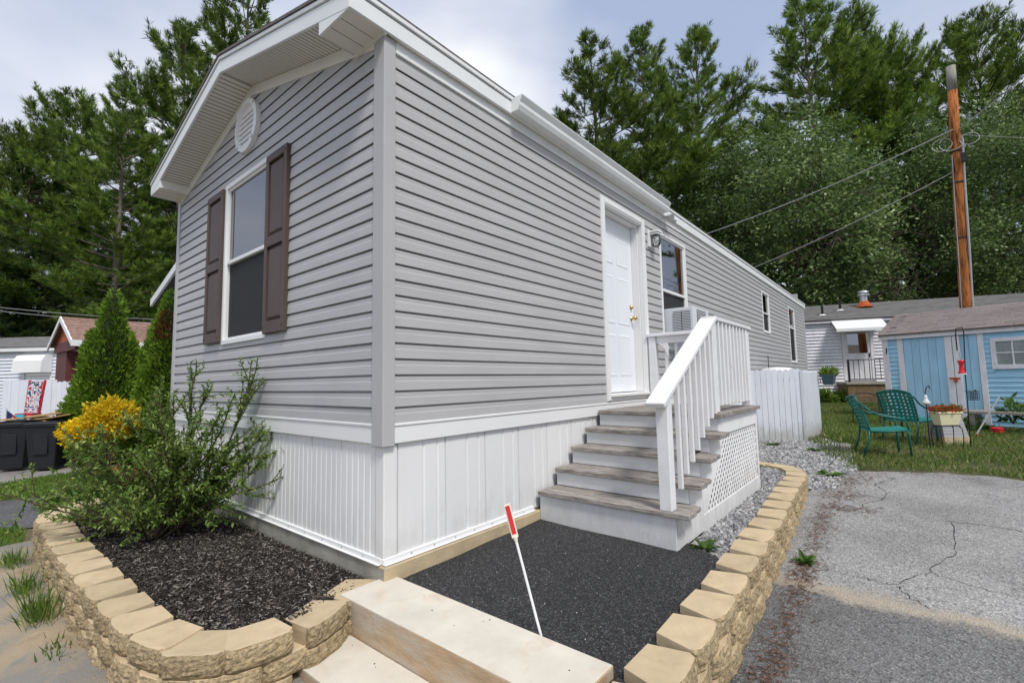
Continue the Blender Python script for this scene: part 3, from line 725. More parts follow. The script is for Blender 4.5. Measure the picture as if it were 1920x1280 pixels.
# windows: frame, rails, glass, blind, dark box behind
def window(axis, u0, u1, z0, z1, zmid, blind=True, upper_blind=True, trim=.045, proud=.03):
    def bx(b, a0, a1, d0, d1, za, zb):
        return b.box(a0, a1, d0, d1, za, zb) if axis == 'x' else b.box(d0, d1, a0, a1, za, zb)
    b = MB()
    bx(b, u0, u0 + trim, -proud, .05, z0, z1); bx(b, u1 - trim, u1, -proud, .05, z0, z1)
    bx(b, u0 + trim, u1 - trim, -proud, .05, z1 - trim, z1); bx(b, u0 + trim, u1 - trim, -proud - .006, .05, z0, z0 + trim)
    wn = b.build('window', M['white'], home, bevel=.004)
    i0, i1, k0, k1 = u0 + trim, u1 - trim, z0 + trim, z1 - trim
    b = MB()                                                              # upper sash further out, lower sash behind
    s = .022
    bx(b, i0, i0 + s, -.012, .045, k0, k1); bx(b, i1 - s, i1, -.012, .045, k0, k1); bx(b, i0 + s, i1 - s, -.012, .045, k0, k0 + s); bx(b, i0 + s, i1 - s, -.012, .045, k1 - s, k1)
    b.build('sash', M['white'], wn, bevel=.002)
    b = MB(); bx(b, i0 + s, i1 - s, -.020, .040, zmid - .018, zmid + .018); b.build('meeting_rail', M['white'], wn, bevel=.003)
    b = MB(); bx(b, i0 + s, i1 - s, .004, .008, zmid + .018, k1 - s); b.build('pane', M['glass'], wn)
    b = MB(); bx(b, i0 + s, i1 - s, .024, .028, k0 + s, zmid - .018); b.build('pane', M['glass'], wn)
    b = MB(); bx(b, i0 + s, i1 - s, .010, .0115, k0 + s, zmid - .018); b.build('insect_screen', M['screen'], wn)
    if blind:
        b = MB(); zz = k0 + .02
        top_ = k1 - .03 if upper_blind else zmid
        while zz < top_:
            bx(b, i0 + .02, i1 - .02, .055, .068, zz, zz + .006); zz += .022
        o = b.build('blind', M['blind'], wn); o['kind'] = 'stuff'
    b = MB(); bx(b, i0, i1, .30, .31, k0, k1); bx(b, i0, i1, .051, .31, k0 - .01, k0); bx(b, i0, i1, .051, .31, k1, k1 + .01); bx(b, i0 - .01, i0, .051, .31, k0, k1); bx(b, i1, i1 + .01, .051, .31, k0, k1)
    b.build('reveal', M['dark'], wn)
    return wn
tag(window('y', 1.665, 2.665, 1.49, 3.10, 2.30, True, True), 'gable window with drawn blinds')
w1 = window('x', 4.42, 5.42, 1.48, 3.105, 2.30, blind=False)
b = MB(); b.bar((4.5, .03, 2.93), (5.35, .03, 2.82), .012, .02); b.build('muntin', M['white'], w1)  # white bar drawn in place of a slanting sash reflection in the glass
b = MB(); b.box(4.80, 4.86, .10, .11, 2.88, 3.05); b.build('sash_tag', mat('yellow_tag', (0.6, 0.45, 0.05)), w1)
window('x', 10.5, 11.25, 2.12, 3.12, 2.60)
window('x', 13.82, 14.8, 1.47, 3.115, 2.60 - .1)

# shutters
def shutter(y0, y1):
    z0, z1 = 1.52, 3.07
    t = -.055; b = MB(); st = .05
    b.box(t, -.017, y0, y0 + st, z0, z1); b.box(t, -.017, y1 - st, y1, z0, z1)
    zs = [(z0, z0 + .10), (2.255, 2.345), (z1 - .07, z1)]
    for a, c_ in zs: b.box(t, -.017, y0 + st, y1 - st, a, c_)
    sh = b.build('shutter', M['shutter'], home, bevel=.004)
    for (a, c_) in ((zs[0][1], zs[1][0]), (zs[1][1], zs[2][0])):
        p = MB(); yi0, yi1 = y0 + st, y1 - st
        m_ = .035; o0, o1 = -.030, -.047
        A = [(o0, yi0, a), (o0, yi1, a), (o0, yi1, c_), (o0, yi0, c_)]
        B = [(o0, yi0 + .012, a + .012), (o0, yi1 - .012, a + .012), (o0, yi1 - .012, c_ - .012), (o0, yi0 + .012, c_ - .012)]
        C = [(o1, yi0 + m_, a + m_), (o1, yi1 - m_, a + m_), (o1, yi1 - m_, c_ - m_), (o1, yi0 + m_, c_ - m_)]
        for X_, Y_ in ((A, B), (B, C)):
            for k in range(4): p.face([X_[k], Y_[k], Y_[(k + 1) % 4], X_[(k + 1) % 4]])
        p.face([C[0], C[3], C[2], C[1]]); p.build('shutter_panel', M['shutter'], sh)
    for (yy, zz) in ((y0 + .02, z0 + .05), (y0 + .02, z1 - .05), (y1 - .02, z0 + .05), (y1 - .02, z1 - .05)):
        p = MB(); p.tube([(t - .001, yy, zz), (t - .004, yy, zz)], .006, 6); p.build('screw', M['black'], sh)
shutter(1.275, 1.662); shutter(2.668, 3.09)

# round gable vent
def vent():
    c = (0, 2.135, 3.535); b = MB(); n = 40
    r0, r1 = .25, .205
    for k in range(n):
        a, a2 = 2 * math.pi * k / n, 2 * math.pi * (k + 1) / n
        def P(r, t, x): return (x, c[1] + r * math.cos(t), c[2] + r * math.sin(t))
        b.face([P(r0, a, -.018), P(r0, a2, -.018), P(r0, a2, -.060), P(r0, a, -.060)])
        b.face([P(r0, a, -.060), P(r0, a2, -.060), P(r1, a2, -.066), P(r1, a, -.066)])
        b.face([P(r1, a, -.066), P(r1, a2, -.066), P(r1 - .012, a2, -.03), P(r1 - .012, a, -.03)])
    b.prism([(c[1] + .2 * math.cos(t), c[2] + .2 * math.sin(t)) for t in np.linspace(0, 6.283, 33)[:-1]], -.030, -.024, axis='x')
    v = b.build('gable_vent', M['white'], home, smooth=False)
    for k in range(8):
        z = c[2] - .18 + k * .05; hw = math.sqrt(max(.0, (r1 - .01) ** 2 - (z + .025 - c[2]) ** 2))
        if hw < .03: continue
        b = MB(); b.mesh8([(-.048, c[1] - hw, z), (-.0305, c[1] - hw, z + .004), (-.0305, c[1] + hw, z + .004), (-.048, c[1] + hw, z), (-.050, c[1] - hw, z + .006), (-.0305, c[1] - hw, z + .049), (-.0305, c[1] + hw, z + .049), (-.050, c[1] + hw, z + .006)])
        b.build('louver', M['white'], v)
    b = MB()
    for t in (math.pi / 4, 3 * math.pi / 4, 5 * math.pi / 4, 7 * math.pi / 4):
        yy, zz = c[1] + .228 * math.cos(t), c[2] + .228 * math.sin(t); b.box(-.074, -.062, yy - .016, yy + .016, zz - .016, zz + .016)
    b.build('clip', M['white'], v, bevel=.003)
vent()

# front door
def door():
    D0, D1, ZD = 2.79, 3.93, 3.127
    b = MB(); tw = .085
    b.box(D0, D0 + tw, -.035, .03, .85, ZD); b.box(D1 - tw, D1, -.035, .03, .85, ZD); b.box(D0 + tw, D1 - tw, -.035, .03, ZD - tw, ZD)
    b.box(D0 + .012, D0 + tw - .015, -.042, -.034, .86, ZD - .012); b.box(D1 - tw + .015, D1 - .012, -.042, -.034, .86, ZD - .012); b.box(D0 + tw, D1 - tw, -.042, -.034, ZD - tw + .018, ZD - .012)
    dr = b.build('door', M['white'], home, bevel=.004)
    i0, i1 = D0 + tw, D1 - tw
    b = MB(); b.box(i0 - .004, i0 + .02, .031, .16, .93, ZD - tw); b.box(i1 - .02, i1 + .004, .031, .16, .93, ZD - tw); b.box(i0 + .02, i1 - .02, .031, .16, ZD - tw - .02, ZD - tw)
    b.build('door_frame', M['white'], dr)
    b = MB(); b.box(i0 - .03, i1 + .03, -.055, .16, .895, .925); b.box(i0, i1, -.02, .16, .85, .894); b.build('threshold', M['white'], dr, bevel=.004)
    s0, s1, y0 = i0 + .024, i1 - .024, .118
    b = MB(); b.box(s0, s1, y0, y0 + .04, .935, ZD - tw - .024); slab = b.build('door_leaf', M['door'], dr, bevel=.003)
    b = MB(); b.box(i0, i1, y0 + .041, .2, .9, ZD); b.build('backing', M['dark'], dr)
    hw = (s1 - s0)
    for (za, zb) in ((1.10, 1.45), (1.62, 2.20), (2.33, 2.80)) if False else ((1.12, 1.62), (1.74, 2.32), (2.46, 2.80)):
        for k in range(2):
            xa, xb = s0 + hw * (.13 + .42 * k), s0 + hw * (.45 + .42 * k)
            p = MB(); e = .018
            A = [(xa, y0 - .001, za), (xb, y0 - .001, za), (xb, y0 - .001, zb), (xa, y0 - .001, zb)]
            B = [(xa + e, y0 - .006, za + e), (xb - e, y0 - .006, za + e), (xb - e, y0 - .006, zb - e), (xa + e, y0 - .006, zb - e)]
            C = [(xa + 2 * e, y0 - .003, za + 2 * e), (xb - 2 * e, y0 - .003, za + 2 * e), (xb - 2 * e, y0 - .003, zb - 2 * e), (xa + 2 * e, y0 - .003, zb - 2 * e)]
            for X_, Y_ in ((A, B), (B, C)):
                for q in range(4): p.face([X_[q], X_[(q + 1) % 4], Y_[(q + 1) % 4], Y_[q]])
            p.face(C); p.build('door_panel', M['door'], slab)
    for nm, zz, kn in (('deadbolt', 1.985, 0), ('door_knob', 1.845, 1)):
        b = MB()
        prof = [(.032, 0), (.032, .008), (.012, .012), (.012, .035), (.027, .045), (.030, .06), (.022, .075), (.004, .078)] if kn else [(.030, 0), (.030, .010), (.022, .020), (.020, .028), (.006, .030)]
        b.lathe(prof, 16)
        b.v = [(s1 - .07 + v[0], y0 - .001 - v[2], zz + v[1]) for v in b.v]
        b.build(nm, M['brass'], slab, smooth=True)
door()
# porch light
b = MB(); b.box(4.03, 4.15, -.045, -.014, 2.80, 3.02); pl = b.build('porch_light', M['white'], home, bevel=.006)
b = MB(); b.box(4.05, 4.20, -.16, -.045, 2.985, 3.01); b.box(4.06, 4.19, -.15, -.046, 2.96, 2.984); b.build('lamp_cap', M['white'], pl, bevel=.004)
b = MB(); b.lathe([(.03, 0), (.055, .03), (.062, .08), (.058, .14), (.05, .155)], 12, (4.125, -.10, 2.805)); b.build('lamp_glass', M['clearglass'], pl, smooth=True)
b = MB(); b.lathe([(.012, 0), (.028, .04), (.024, .07), (.012, .085)], 10, (4.125, -.10, 2.85)); b.build('bulb', M['white'], pl, smooth=True)

# ------------------------------------------------------------------ air conditioner in the side window
ac = thing('air_conditioner', 'grey window air conditioner poking out behind the porch railing', 'air conditioner', (4.85, 0, 1.62))
def loc_box(b, x0, x1, y0, y1, z0, z1): return b.box(x0 - 4.85, x1 - 4.85, y0, y1, z0 - 1.62, z1 - 1.62)
b = MB(); loc_box(b, 4.52, 5.16, -.40, .0, 1.66, 2.03); b.build('case', M['acbody'], ac, bevel=.01, seg=2)
b = MB()
loc_box(b, 4.66, 5.02, -.4035, -.400, 1.70, 2.0); g = b.build('grille', M['dark'], ac)
for k in range(14):
    b = MB(); loc_box(b, 4.66, 4.835, -.411, -.404, 1.705 + k * .021, 1.714 + k * .021); loc_box(b, 4.845, 5.02, -.411, -.404, 1.705 + k * .021, 1.714 + k * .021); b.build('slat', M['acbody'], g)
# louvres on the flank that faces the street
b = MB()
loc_box(b, 4.5165, 4.5199, -.36, -.13, 1.72, 1.98); g = b.build('grille', M['dark'], ac)
for k in range(12):
    for (ya, yb) in ((-.36, -.25), (-.24, -.13)):
        b = MB(); loc_box(b, 4.510, 4.5164, ya, yb, 1.722 + k * .0215, 1.733 + k * .0215); b.build('slat', M['acbody'], g)
b = MB(); loc_box(b, 4.47, 5.37, -.006, .02, 1.53, 1.655); b.build('filler_panel', M['acbody'], ac)

# ------------------------------------------------------------------ porch steps
porch = thing('porch_steps', 'white wooden porch with grey weathered treads and lattice side at the door', 'porch', (2.7, -.6, -.10))
PO = Vector((2.7, -.6, -.10))
def pb(b, x0, x1, y0, y1, z0, z1): return b.box(x0 - PO.x, x1 - PO.x, y0 - PO.y, y1 - PO.y, z0 - PO.z, z1 - PO.z)
TZ = [.165, .317, .469, .621, .773]; TX = [1.505, 1.765, 2.03, 2.295, 2.565]
SY, PX1 = -1.20, 3.97
for k in range(5):
    zt, x0 = TZ[k], TX[k]
    x1 = TX[k + 1] + .03 if k < 4 else None
    if k < 4:
        mid = x0 + .150
        b = MB(); pb(b, x0, mid - .004, -1.305, -.035, zt - .038, zt); b.build('tread_board', M['wood'], porch, bevel=.005)
        b = MB(); pb(b, mid + .004, x1 - .005, -1.29, -.035, zt - .038, zt - .003); b.build('tread_board', M['wood'], porch, bevel=.005)
    zb = TZ[k - 1] - .002 if k else -.10
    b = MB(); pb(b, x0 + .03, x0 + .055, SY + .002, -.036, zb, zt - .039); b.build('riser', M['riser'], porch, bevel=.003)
nb = 10
x = TX[4]; bw = (PX1 + .02 - x) / nb
for k in range(nb):
    b = MB(); pb(b, x + .003, x + bw - .003, -1.245, -.035, .735 + random.uniform(0, .002), .773 + random.uniform(-.002, .001)); b.build('deck_board', M['wood'], porch, bevel=.004); x += bw
# stringer boards stepped under each tread on the outer side, rim board, lattice frame
b = MB()
pts = [(TX[0] + .055, -.10)]
for k in range(4):
    pts += [(TX[k] + .056, TZ[k] - .040), (TX[k + 1] + .055, TZ[k] - .040)]
pts += [(TX[4] + .056, TZ[3]), (TX[4] + .056, .735), (TX[4] + .10, .735), (TX[4] + .10, .44), (TX[0] + .60, -.10 + .06), (TX[0] + .60, -.10)]
b.prism([(p[0] - PO.x, p[1] - PO.z) for p in pts], SY - PO.y, SY + .036 - PO.y, axis='y'); b.build('stringer', M['wpaint'], porch)
b = MB(); pb(b, TX[4] + .101, PX1, SY - .004, SY + .034, .58, .734); b.build('rim_board', M['wpaint'], porch, bevel=.003)
b = MB(); pb(b, TX[0] + .601, PX1, SY - .004, SY + .034, -.12, .02); b.build('base_board', M['wpaint'], porch, bevel=.003)
b = MB(); pb(b, PX1 - .055, PX1, SY - .004, SY + .034, .021, .579); b.build('lattice_stile', M['wpaint'], porch, bevel=.003)
b = MB(); pb(b, PX1 - .04, PX1, SY + .04, -.04, -.1, .734); b.build('rim_board', M['wpaint'], porch)
b = MB(); pb(b, TX[0] + .56, PX1 - .06, SY + .075, SY + .085, -.1, .50); pb(b, TX[4] + .1, PX1 - .06, SY + .075, SY + .085, .501, .72); b.build('lattice_shade_sheet', M['dark'], porch)  # dark sheet standing in for the shade behind the lattice holes
# lattice: single slats in two layers, clipped to the sloping opening
lat = MB(); pb(lat, TX[0] + .60, PX1 - .055, SY + .030, SY + .034, .0201, .0202); 
X0, X1, Z0, Z1 = TX[0] + .55, PX1 - .05, .015, .585
sl_ = (.46 - 0.0) / ((TX[4] + .10) - (TX[0] + .60))
def inside(x, z): return X0 <= x <= X1 and Z0 <= z <= Z1 and (z <= .02 + sl_ * (x - (TX[0] + .60)) + .07 or x > TX[4] + .09)
lat = bpy.data.objects.new('lattice', None); col.objects.link(lat); lat.parent = porch
step = .056; wd = .0205
for sgn in (1, -1):
    c = -2.0
    while c < 6:
        # line z = sgn*(x - c); find inside span
        run = [(c + t, sgn * t) for t in np.arange(-1.0, 1.0, .01) if inside(c + t, sgn * t)]
        if len(run) > 4:
            a, e = run[0], run[-1]
            yy = SY + (.010 if sgn > 0 else .018)
            b = MB(); b.bar((a[0] - PO.x, yy - PO.y, a[1] - PO.z), (e[0] - PO.x, yy - PO.y, e[1] - PO.z), wd, .006, (0, 1, 0)); b.build('lattice_slat', M['wpaint'], lat)
        c += step * math.sqrt(2)
# railing
def post(x, y, z0, z1, s=.088):
    b = MB(); pb(b, x - s / 2, x + s / 2, y - s / 2, y + s / 2, z0, z1); b.build('post', M['wpaint'], porch, bevel=.005)
RY = -1.14
post(1.555, RY, .166, .93); post(2.70, RY, .774, 1.60); post(3.885, RY, .774, 1.60); post(3.885, -.10, .774, 1.60)
def pv(x, y, z): return (x - PO.x, y - PO.y, z - PO.z)
b = MB(); b.bar(pv(1.40, RY, .90), pv(2.70, RY, 1.625), .14, .038); b.build('handrail', M['wpaint'], porch, bevel=.005)
b = MB(); b.bar(pv(1.60, RY, .955), pv(2.655, RY, 1.545), .038, .085); b.build('rail', M['wpaint'], porch, bevel=.003)
b = MB(); b.bar(pv(2.66, RY, 1.62), pv(3.95, RY, 1.62), .13, .038); b.build('handrail', M['wpaint'], porch, bevel=.005)
b = MB(); b.bar(pv(2.745, RY, 1.558), pv(3.84, RY, 1.558), .038, .085); b.build('rail', M['wpaint'], porch, bevel=.003)
b = MB(); b.bar(pv(2.745, RY, .86), pv(3.84, RY, .86), .038, .07); b.build('rail', M['wpaint'], porch, bevel=.003)
b = MB(); b.bar(pv(3.885, RY + .07, 1.62), pv(3.885, -.04, 1.62), .13, .038); b.build('handrail', M['wpaint'], porch, bevel=.005)
b = MB(); b.bar(pv(3.885, RY + .045, 1.558), pv(3.885, -.145, 1.558), .038, .085); b.build('rail', M['wpaint'], porch, bevel=.003)
for x, z in zip((1.717, 1.848, 1.983, 2.116, 2.244, 2.377, 2.50, 2.60), (.286, .372, .440, .513, .597, .672, .735, .77)):
    b = MB(); pb(b, x - .017, x + .017, RY - .055, RY - .021, z, .955 + (x - 1.60) * .559 + .02); b.build('baluster', M['wpaint'], porch, bevel=.003)
for k in range(9):
    x = 2.80 + k * .122
    b = MB(); pb(b, x - .017, x + .017, RY - .055, RY - .021, .83, 1.60); b.build('baluster', M['wpaint'], porch, bevel=.003)
for k in range(7):
    y = -1.0 + k * .125
    b = MB(); pb(b, 3.905, 3.939, y - .017, y + .017, .83, 1.60); b.build('baluster', M['wpaint'], porch, bevel=.003)
for y in (-.30, -.62):                                                     # little corbels under the inner rail
    b = MB(); b.prism([(y - PO.y, 1.515 - PO.z), (y + .12 - PO.y, 1.515 - PO.z), (y + .05 - PO.y, 1.47 - PO.z), (y + .0 - PO.y, 1.36 - PO.z)], 3.84 - PO.x, 3.862 - PO.x, axis='x'); b.build('corbel', M['wpaint'], porch)

# ------------------------------------------------------------------ retaining walls of split-face blocks
def block_mesh(seed):
    r_ = np.random.RandomState(seed)
    wf, wb, d, h = .294, .210, .215, .095
    ch = .050
    # plan outline of the outer face, from left rear round the front to right rear (outer side = -y)
    base = [(-wb / 2, 0.0), (-wf / 2, -d + ch)]
    for t in np.linspace(0, 1, 9)[1:]:
        a = math.pi / 2 * t; base.append((-wf / 2 + ch * (1 - math.cos(a)), -d + ch - ch * .8 * math.sin(a)))
    nm = 10
    for t in np.linspace(0, 1, nm)[1:-1]: base.append((-wf / 2 + ch + (wf - 2 * ch) * t, -d + ch * .2 - .008 * math.sin(math.pi * t)))
    for t in np.linspace(0, 1, 9)[:-1]:
        a = math.pi / 2 * (1 - t); base.append((wf / 2 - ch * (1 - math.cos(a)), -d + ch - ch * .8 * math.sin(a)))
    base += [(wf / 2, -d + ch), (wb / 2, 0.0)]
    n = len(base); rows = 9
    noise = r_.normal(0, 1, (rows, n))
    for _ in range(1): noise = (noise + np.roll(noise, 1, 1) * .7 + np.roll(noise, 1, 0) * .4) / 1.3
    V = []
    for j in range(rows):
        z = -h + h * j / (rows - 1)
        bul = math.sin(math.pi * j / (rows - 1)) ** .4
        for i, (x, y) in enumerate(base):
            rough = 0 if i in (0, n - 1) else 1
            front = max(0, min(1, (-y) / d))
            if i in (1, n - 2): rough = .3
            off = rough * (.010 * bul + noise[j, i] * .0036 * (0.35 if j in (0, rows - 1) else 1))
            dx = x / (wf / 2); L_ = math.hypot(dx * .5, 1)
            V.append((x + dx * .5 * off / L_, y - off / L_ * front, z + (r_.normal(0, .0015) if rough and j not in (0,) else 0)))
    b = MB(); b.v = [tuple(map(float, v)) for v in V]
    for j in range(rows - 1):
        for i in range(n - 1):
            b.f.append((j * n + i, j * n + i + 1, (j + 1) * n + i + 1, (j + 1) * n + i)); b.mi.append(1 if 0 < i < n - 2 else 0)
        b.f.append((j * n + n - 1, j * n, (j + 1) * n, (j + 1) * n + n - 1)); b.mi.append(0)
    b.f.append(tuple((rows - 1) * n + i for i in range(n))); b.mi.append(0)
    b.f.append(tuple(reversed(range(n)))); b.mi.append(0)
    me = b.mesh('block', [M['blocktop'], M['blockface']])
    bm = bmesh.new(); bm.from_mesh(me); bmesh.ops.recalc_face_normals(bm, faces=bm.faces)
    bm.to_mesh(me); bm.free()
    return me
BL = [block_mesh(s) for s in range(7)]
def run_wall(root, line, ztop, courses, wpitch=.30, shift=0.0, sx=1.0):
    """blocks along a polyline that is the outer face line; outer side is to the right of travel"""
    L_ = [0]
    for a, c_ in zip(line[:-1], line[1:]): L_.append(L_[-1] + math.hypot(c_[0] - a[0], c_[1] - a[1]))
    def at(s):
        s = max(0, min(L_[-1] - 1e-6, s))
        k = max(i for i in range(len(L_) - 1) if L_[i] <= s)
        t = (s - L_[k]) / (L_[k + 1] - L_[k])
        a, c_ = line[k], line[k + 1]
        return Vector((a[0] + (c_[0] - a[0]) * t, a[1] + (c_[1] - a[1]) * t))
    for cidx in range(courses):
        n = int(round(L_[-1] / wpitch)); pitch = L_[-1] / n
        off = 0.5 if cidx % 2 == 0 else 0.0
        for k in range(n + (0 if cidx % 2 == 0 else 1)):
            s = (k + off) * pitch
            p = at(s); d = (at(s + .14) - at(s - .14)).normalized()
            right = Vector((d.y, -d.x))
            batter = .002 * cidx
            c0 = p + right * (batter - .0) - right * .215 + right * rsb.uniform(-.006, .006)
            o = link('block', BL[rsb.randrange(len(BL))], root)
            o.location = (c0.x - root.location.x, c0.y - root.location.y, ztop - cidx * .102 - root.location.z + (rsb.uniform(-.004, .004) if cidx == 0 else 0))
            o.rotation_euler = (rsb.uniform(-.01, .01), rsb.uniform(-.01, .01), math.atan2(d.y, d.x) + rsb.uniform(-.05, .05))
            o.scale = (pitch / .310 * sx, 1.0, 1.0)
rsb = random.Random(11)
rw = thing('retaining_wall', 'low tan block retaining wall between the walkway gravel and the driveway', 'retaining wall', (2.5, -1.7, -.4))
# travel along +x keeps the outer side (-y) on the right
lineR = [(-.30, -1.76), (0.3, -1.74), (.9, -1.725), (1.6, -1.70), (2.4, -1.66), (3.2, -1.615), (4.0, -1.57), (4.7, -1.53), (5.05, -1.48), (5.30, -1.35), (5.44, -1.12), (5.5, -.8), (5.54, -.4), (5.56, -.06)]
run_wall(rw, lineR, -.075, 3, .335)
lw = thing('retaining_wall', 'curved tan block retaining wall round the black mulch bed', 'retaining wall', (-1.1, 1.5, -.4))
lineL = [(-.62, 4.14), (-.92, 4.11), (-1.075, 3.92), (-1.16, 3.6), (-1.185, 3.0), (-1.19, 2.2), (-1.185, 1.4), (-1.17, .8), (-1.15, .35), (-1.09, .08), (-.96, -.10), (-.80, -.175), (-.62, -.18)]
run_wall(lw, lineL, -.06, 4, .295)
# last two blocks tuck in beside the concrete steps
for (x, y, rz, z, cc) in ((-.495, .035, .42, -.078, 0), (-.50, .03, .40, -.181, 0), (-.22, .16, .42, -.088, 0), (-.24, .15, .4, -.19, 0)):
    o = link('block', BL[rsb.randrange(7)], lw); o.location = (x + 1.1, y - 1.5, z + .4); o.rotation_euler = (0, 0, rz)

# concrete entrance steps
def slabstep(name, label, x0, x1, y0, y1, z0, z1, seed):
    r_ = random.Random(seed)
    t = thing(name, label, 'concrete step', ((x0 + x1) / 2, (y0 + y1) / 2, z0))
    cx, cy = t.location.x, t.location.y
    b = MB(); b.box(-(x1 - x0) / 2, (x1 - x0) / 2, -(y1 - y0) / 2, (y1 - y0) / 2, 0, z1 - z0); me = b.mesh(name, [M['stepping'], M['stepface']])
    bm = bmesh.new(); bm.from_mesh(me)
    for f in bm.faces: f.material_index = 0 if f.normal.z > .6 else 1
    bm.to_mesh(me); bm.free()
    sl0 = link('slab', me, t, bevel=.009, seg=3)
    for _ in range(7):
        b = MB(); rr = r_.uniform(.002, .0045); px_, py_ = r_.uniform(-.42, .42) * (x1 - x0), r_.uniform(-.45, .45) * (y1 - y0)
        b.prism([(px_ + rr * math.cos(a) * r_.uniform(.7, 1.2), py_ + rr * math.sin(a)) for a in np.linspace(0, 6.283, 7)[:-1]], z1 - z0 - .002, z1 - z0 + .0018); b.build('pit', M['black'], sl0)
slabstep('concrete_step', 'upper pale concrete step slab at the edge of the black walkway', -.262, .082, -1.478, .035, -.32, -.08, 1)
slabstep('concrete_step', 'lower pale concrete step slab in front of the upper one', -.575, -.264, -1.52, .03, -.46, -.258, 2)

# walkway, gravel and mulch surfaces inside the walls
def patch(name, outline, zf, mt, kind, cuts=3):
    bm = bmesh.new(); bm.faces.new([bm.verts.new((x, y, 0)) for x, y in outline]); bmesh.ops.triangulate(bm, faces=bm.faces)
    for _ in range(cuts):
        bmesh.ops.subdivide_edges(bm, edges=[e for e in bm.edges if e.calc_length() > .15], cuts=1); bmesh.ops.triangulate(bm, faces=bm.faces)
    for v in bm.verts: v.co.z = zf(v.co.x, v.co.y)
    bmesh.ops.recalc_face_normals(bm, faces=bm.faces)
    for f in bm.faces:
        if f.normal.z < 0: f.normal_flip()
        f.smooth = True
    me = bpy.data.meshes.new(name); bm.to_mesh(me); bm.free(); me.materials.append(mt); o = link(name, me); o['kind'] = kind
    return o
zwalk = lambda x, y: -.105 + .028 * max(0, x - .08) / 1.5 - .022 * max(0, -y) / 1.4 + .003 * math.sin(x * 9 + y * 7)
wedge = [(.083, -.034), (.9, -.034), (1.56, -.034), (1.56, -1.18)]
we = [(1.72, -1.22), (1.62, -1.42), (1.55, -1.58), (1.2, -1.60), (.6, -1.62), (.0, -1.66), (-.2, -1.66), (-.2, -1.48), (.083, -1.48)]
patch('walkway', wedge + [(1.72, -1.18)] + we, zwalk, M['asphalt_new'], 'structure')
zgrav = lambda x, y: -.125 + .004 * math.sin(x * 13 + y * 9)
patch('gravel_bed', [(1.5, -1.19), (4.1, -1.19), (4.1, -.03), (5.45, -.03), (5.4, -1.1), (5.1, -1.4), (4.5, -1.5), (3.0, -1.55), (1.5, -1.62)], zgrav, M['gravelbase'], 'structure')
zmul = lambda x, y: -.115 + .012 * math.sin(x * 5 + 1) * math.sin(y * 4) + .03 * max(0, 1 - abs(x + .55) * 2)
patch('mulch_soil', [(-.036, .0), (-.036, 4.1), (-.7, 4.1), (-1.08, 3.8), (-1.13, 3.0), (-1.13, 1.2), (-1.09, .3), (-.95, 0.0), (-.75, -.1), (-.45, -.06), (-.25, .03)], zmul, M['mulchbase'], 'structure')

def in_poly(px, py, poly):
    px, py = np.asarray(px), np.asarray(py); ins = np.zeros(px.shape, bool); n = len(poly)
    for i in range(n):
        x1, y1 = poly[i]; x2, y2 = poly[(i + 1) % n]
        c = ((y1 > py) != (y2 > py)) & (px < (x2 - x1) * (py - y1) / (y2 - y1 + 1e-12) + x1); ins ^= c
    return ins
def scatter(poly, n):
    p = np.array(poly); lo, hi = p.min(0), p.max(0); outp = np.zeros((0, 2))
    while len(outp) < n:
        q = rng.uniform(lo, hi, (n * 2, 2)); outp = np.vstack([outp, q[in_poly(q[:, 0], q[:, 1], poly)]])
    return outp[:n]
CUBE_Q = np.array([[0, 3, 2, 1], [4, 5, 6, 7], [0, 1, 5, 4], [1, 2, 6, 5], [2, 3, 7, 6], [3, 0, 4, 7]])
CUBE_V = np.array([[-1, -1, -1], [1, -1, -1], [1, 1, -1], [-1, 1, -1], [-1, -1, 1], [1, -1, 1], [1, 1, 1], [-1, 1, 1]], float)
def chunks(name, pos, size, jit, mt, euler, skew=.0):
    n = len(pos)
    V = np.repeat(CUBE_V[None], n, 0) * size[:, None, :] + rng.normal(0, 1, (n, 8, 3)) * jit * size.min(1)[:, None, None]
    if skew: V[:, 4:, :2] *= (1 - skew)
    a, b_, c_ = euler[:, 0], euler[:, 1], euler[:, 2]
    def rot(V, ang, i, j):
        cs, sn = np.cos(ang)[:, None], np.sin(ang)[:, None]
        x, y_ = V[..., i].copy(), V[..., j].copy(); V[..., i] = x * cs - y_ * sn; V[..., j] = x * sn + y_ * cs
    rot(V, a, 1, 2); rot(V, b_, 0, 2); rot(V, c_, 0, 1)
    V += pos[:, None, :]
    Q = V[:, CUBE_Q, :].reshape(-1, 3)
    me = np_mesh(name, Q, 4, mt, np.repeat(rng.uniform(0, 1, n), 6))
    return me
# mulch chips
bed = [(-.04, .02), (-.04, 4.05), (-.7, 4.05), (-1.05, 3.8), (-1.10, 3.0), (-1.09, 1.2), (-1.06, .3), (-.93, .02), (-.75, -.07), (-.45, -.03), (-.25, .06)]
q = scatter(bed, 34000)
q = np.vstack([q, scatter([(-1.1, .0), (-.04, .02), (-.04, 1.7), (-1.1, 1.7)], 24000)])
q = q[in_poly(q[:, 0], q[:, 1], bed)]
z = np.array([zmul(a, c) for a, c in q]) + rng.uniform(-.004, .014, len(q))
n = len(q)
size = np.stack([rng.uniform(.006, .024, n), rng.uniform(.0013, .0032, n), rng.uniform(.001, .0024, n)], 1)
me = chunks('mulch_chips', np.column_stack([q, z]), size, .25, M['chips'], np.column_stack([rng.normal(0, .5, n), rng.normal(0, .3, n), rng.uniform(0, 6.28, n)]))
tag(link('mulch_chips', me), 'shredded black bark mulch filling the bed beside the gable', 'mulch', kind='stuff')
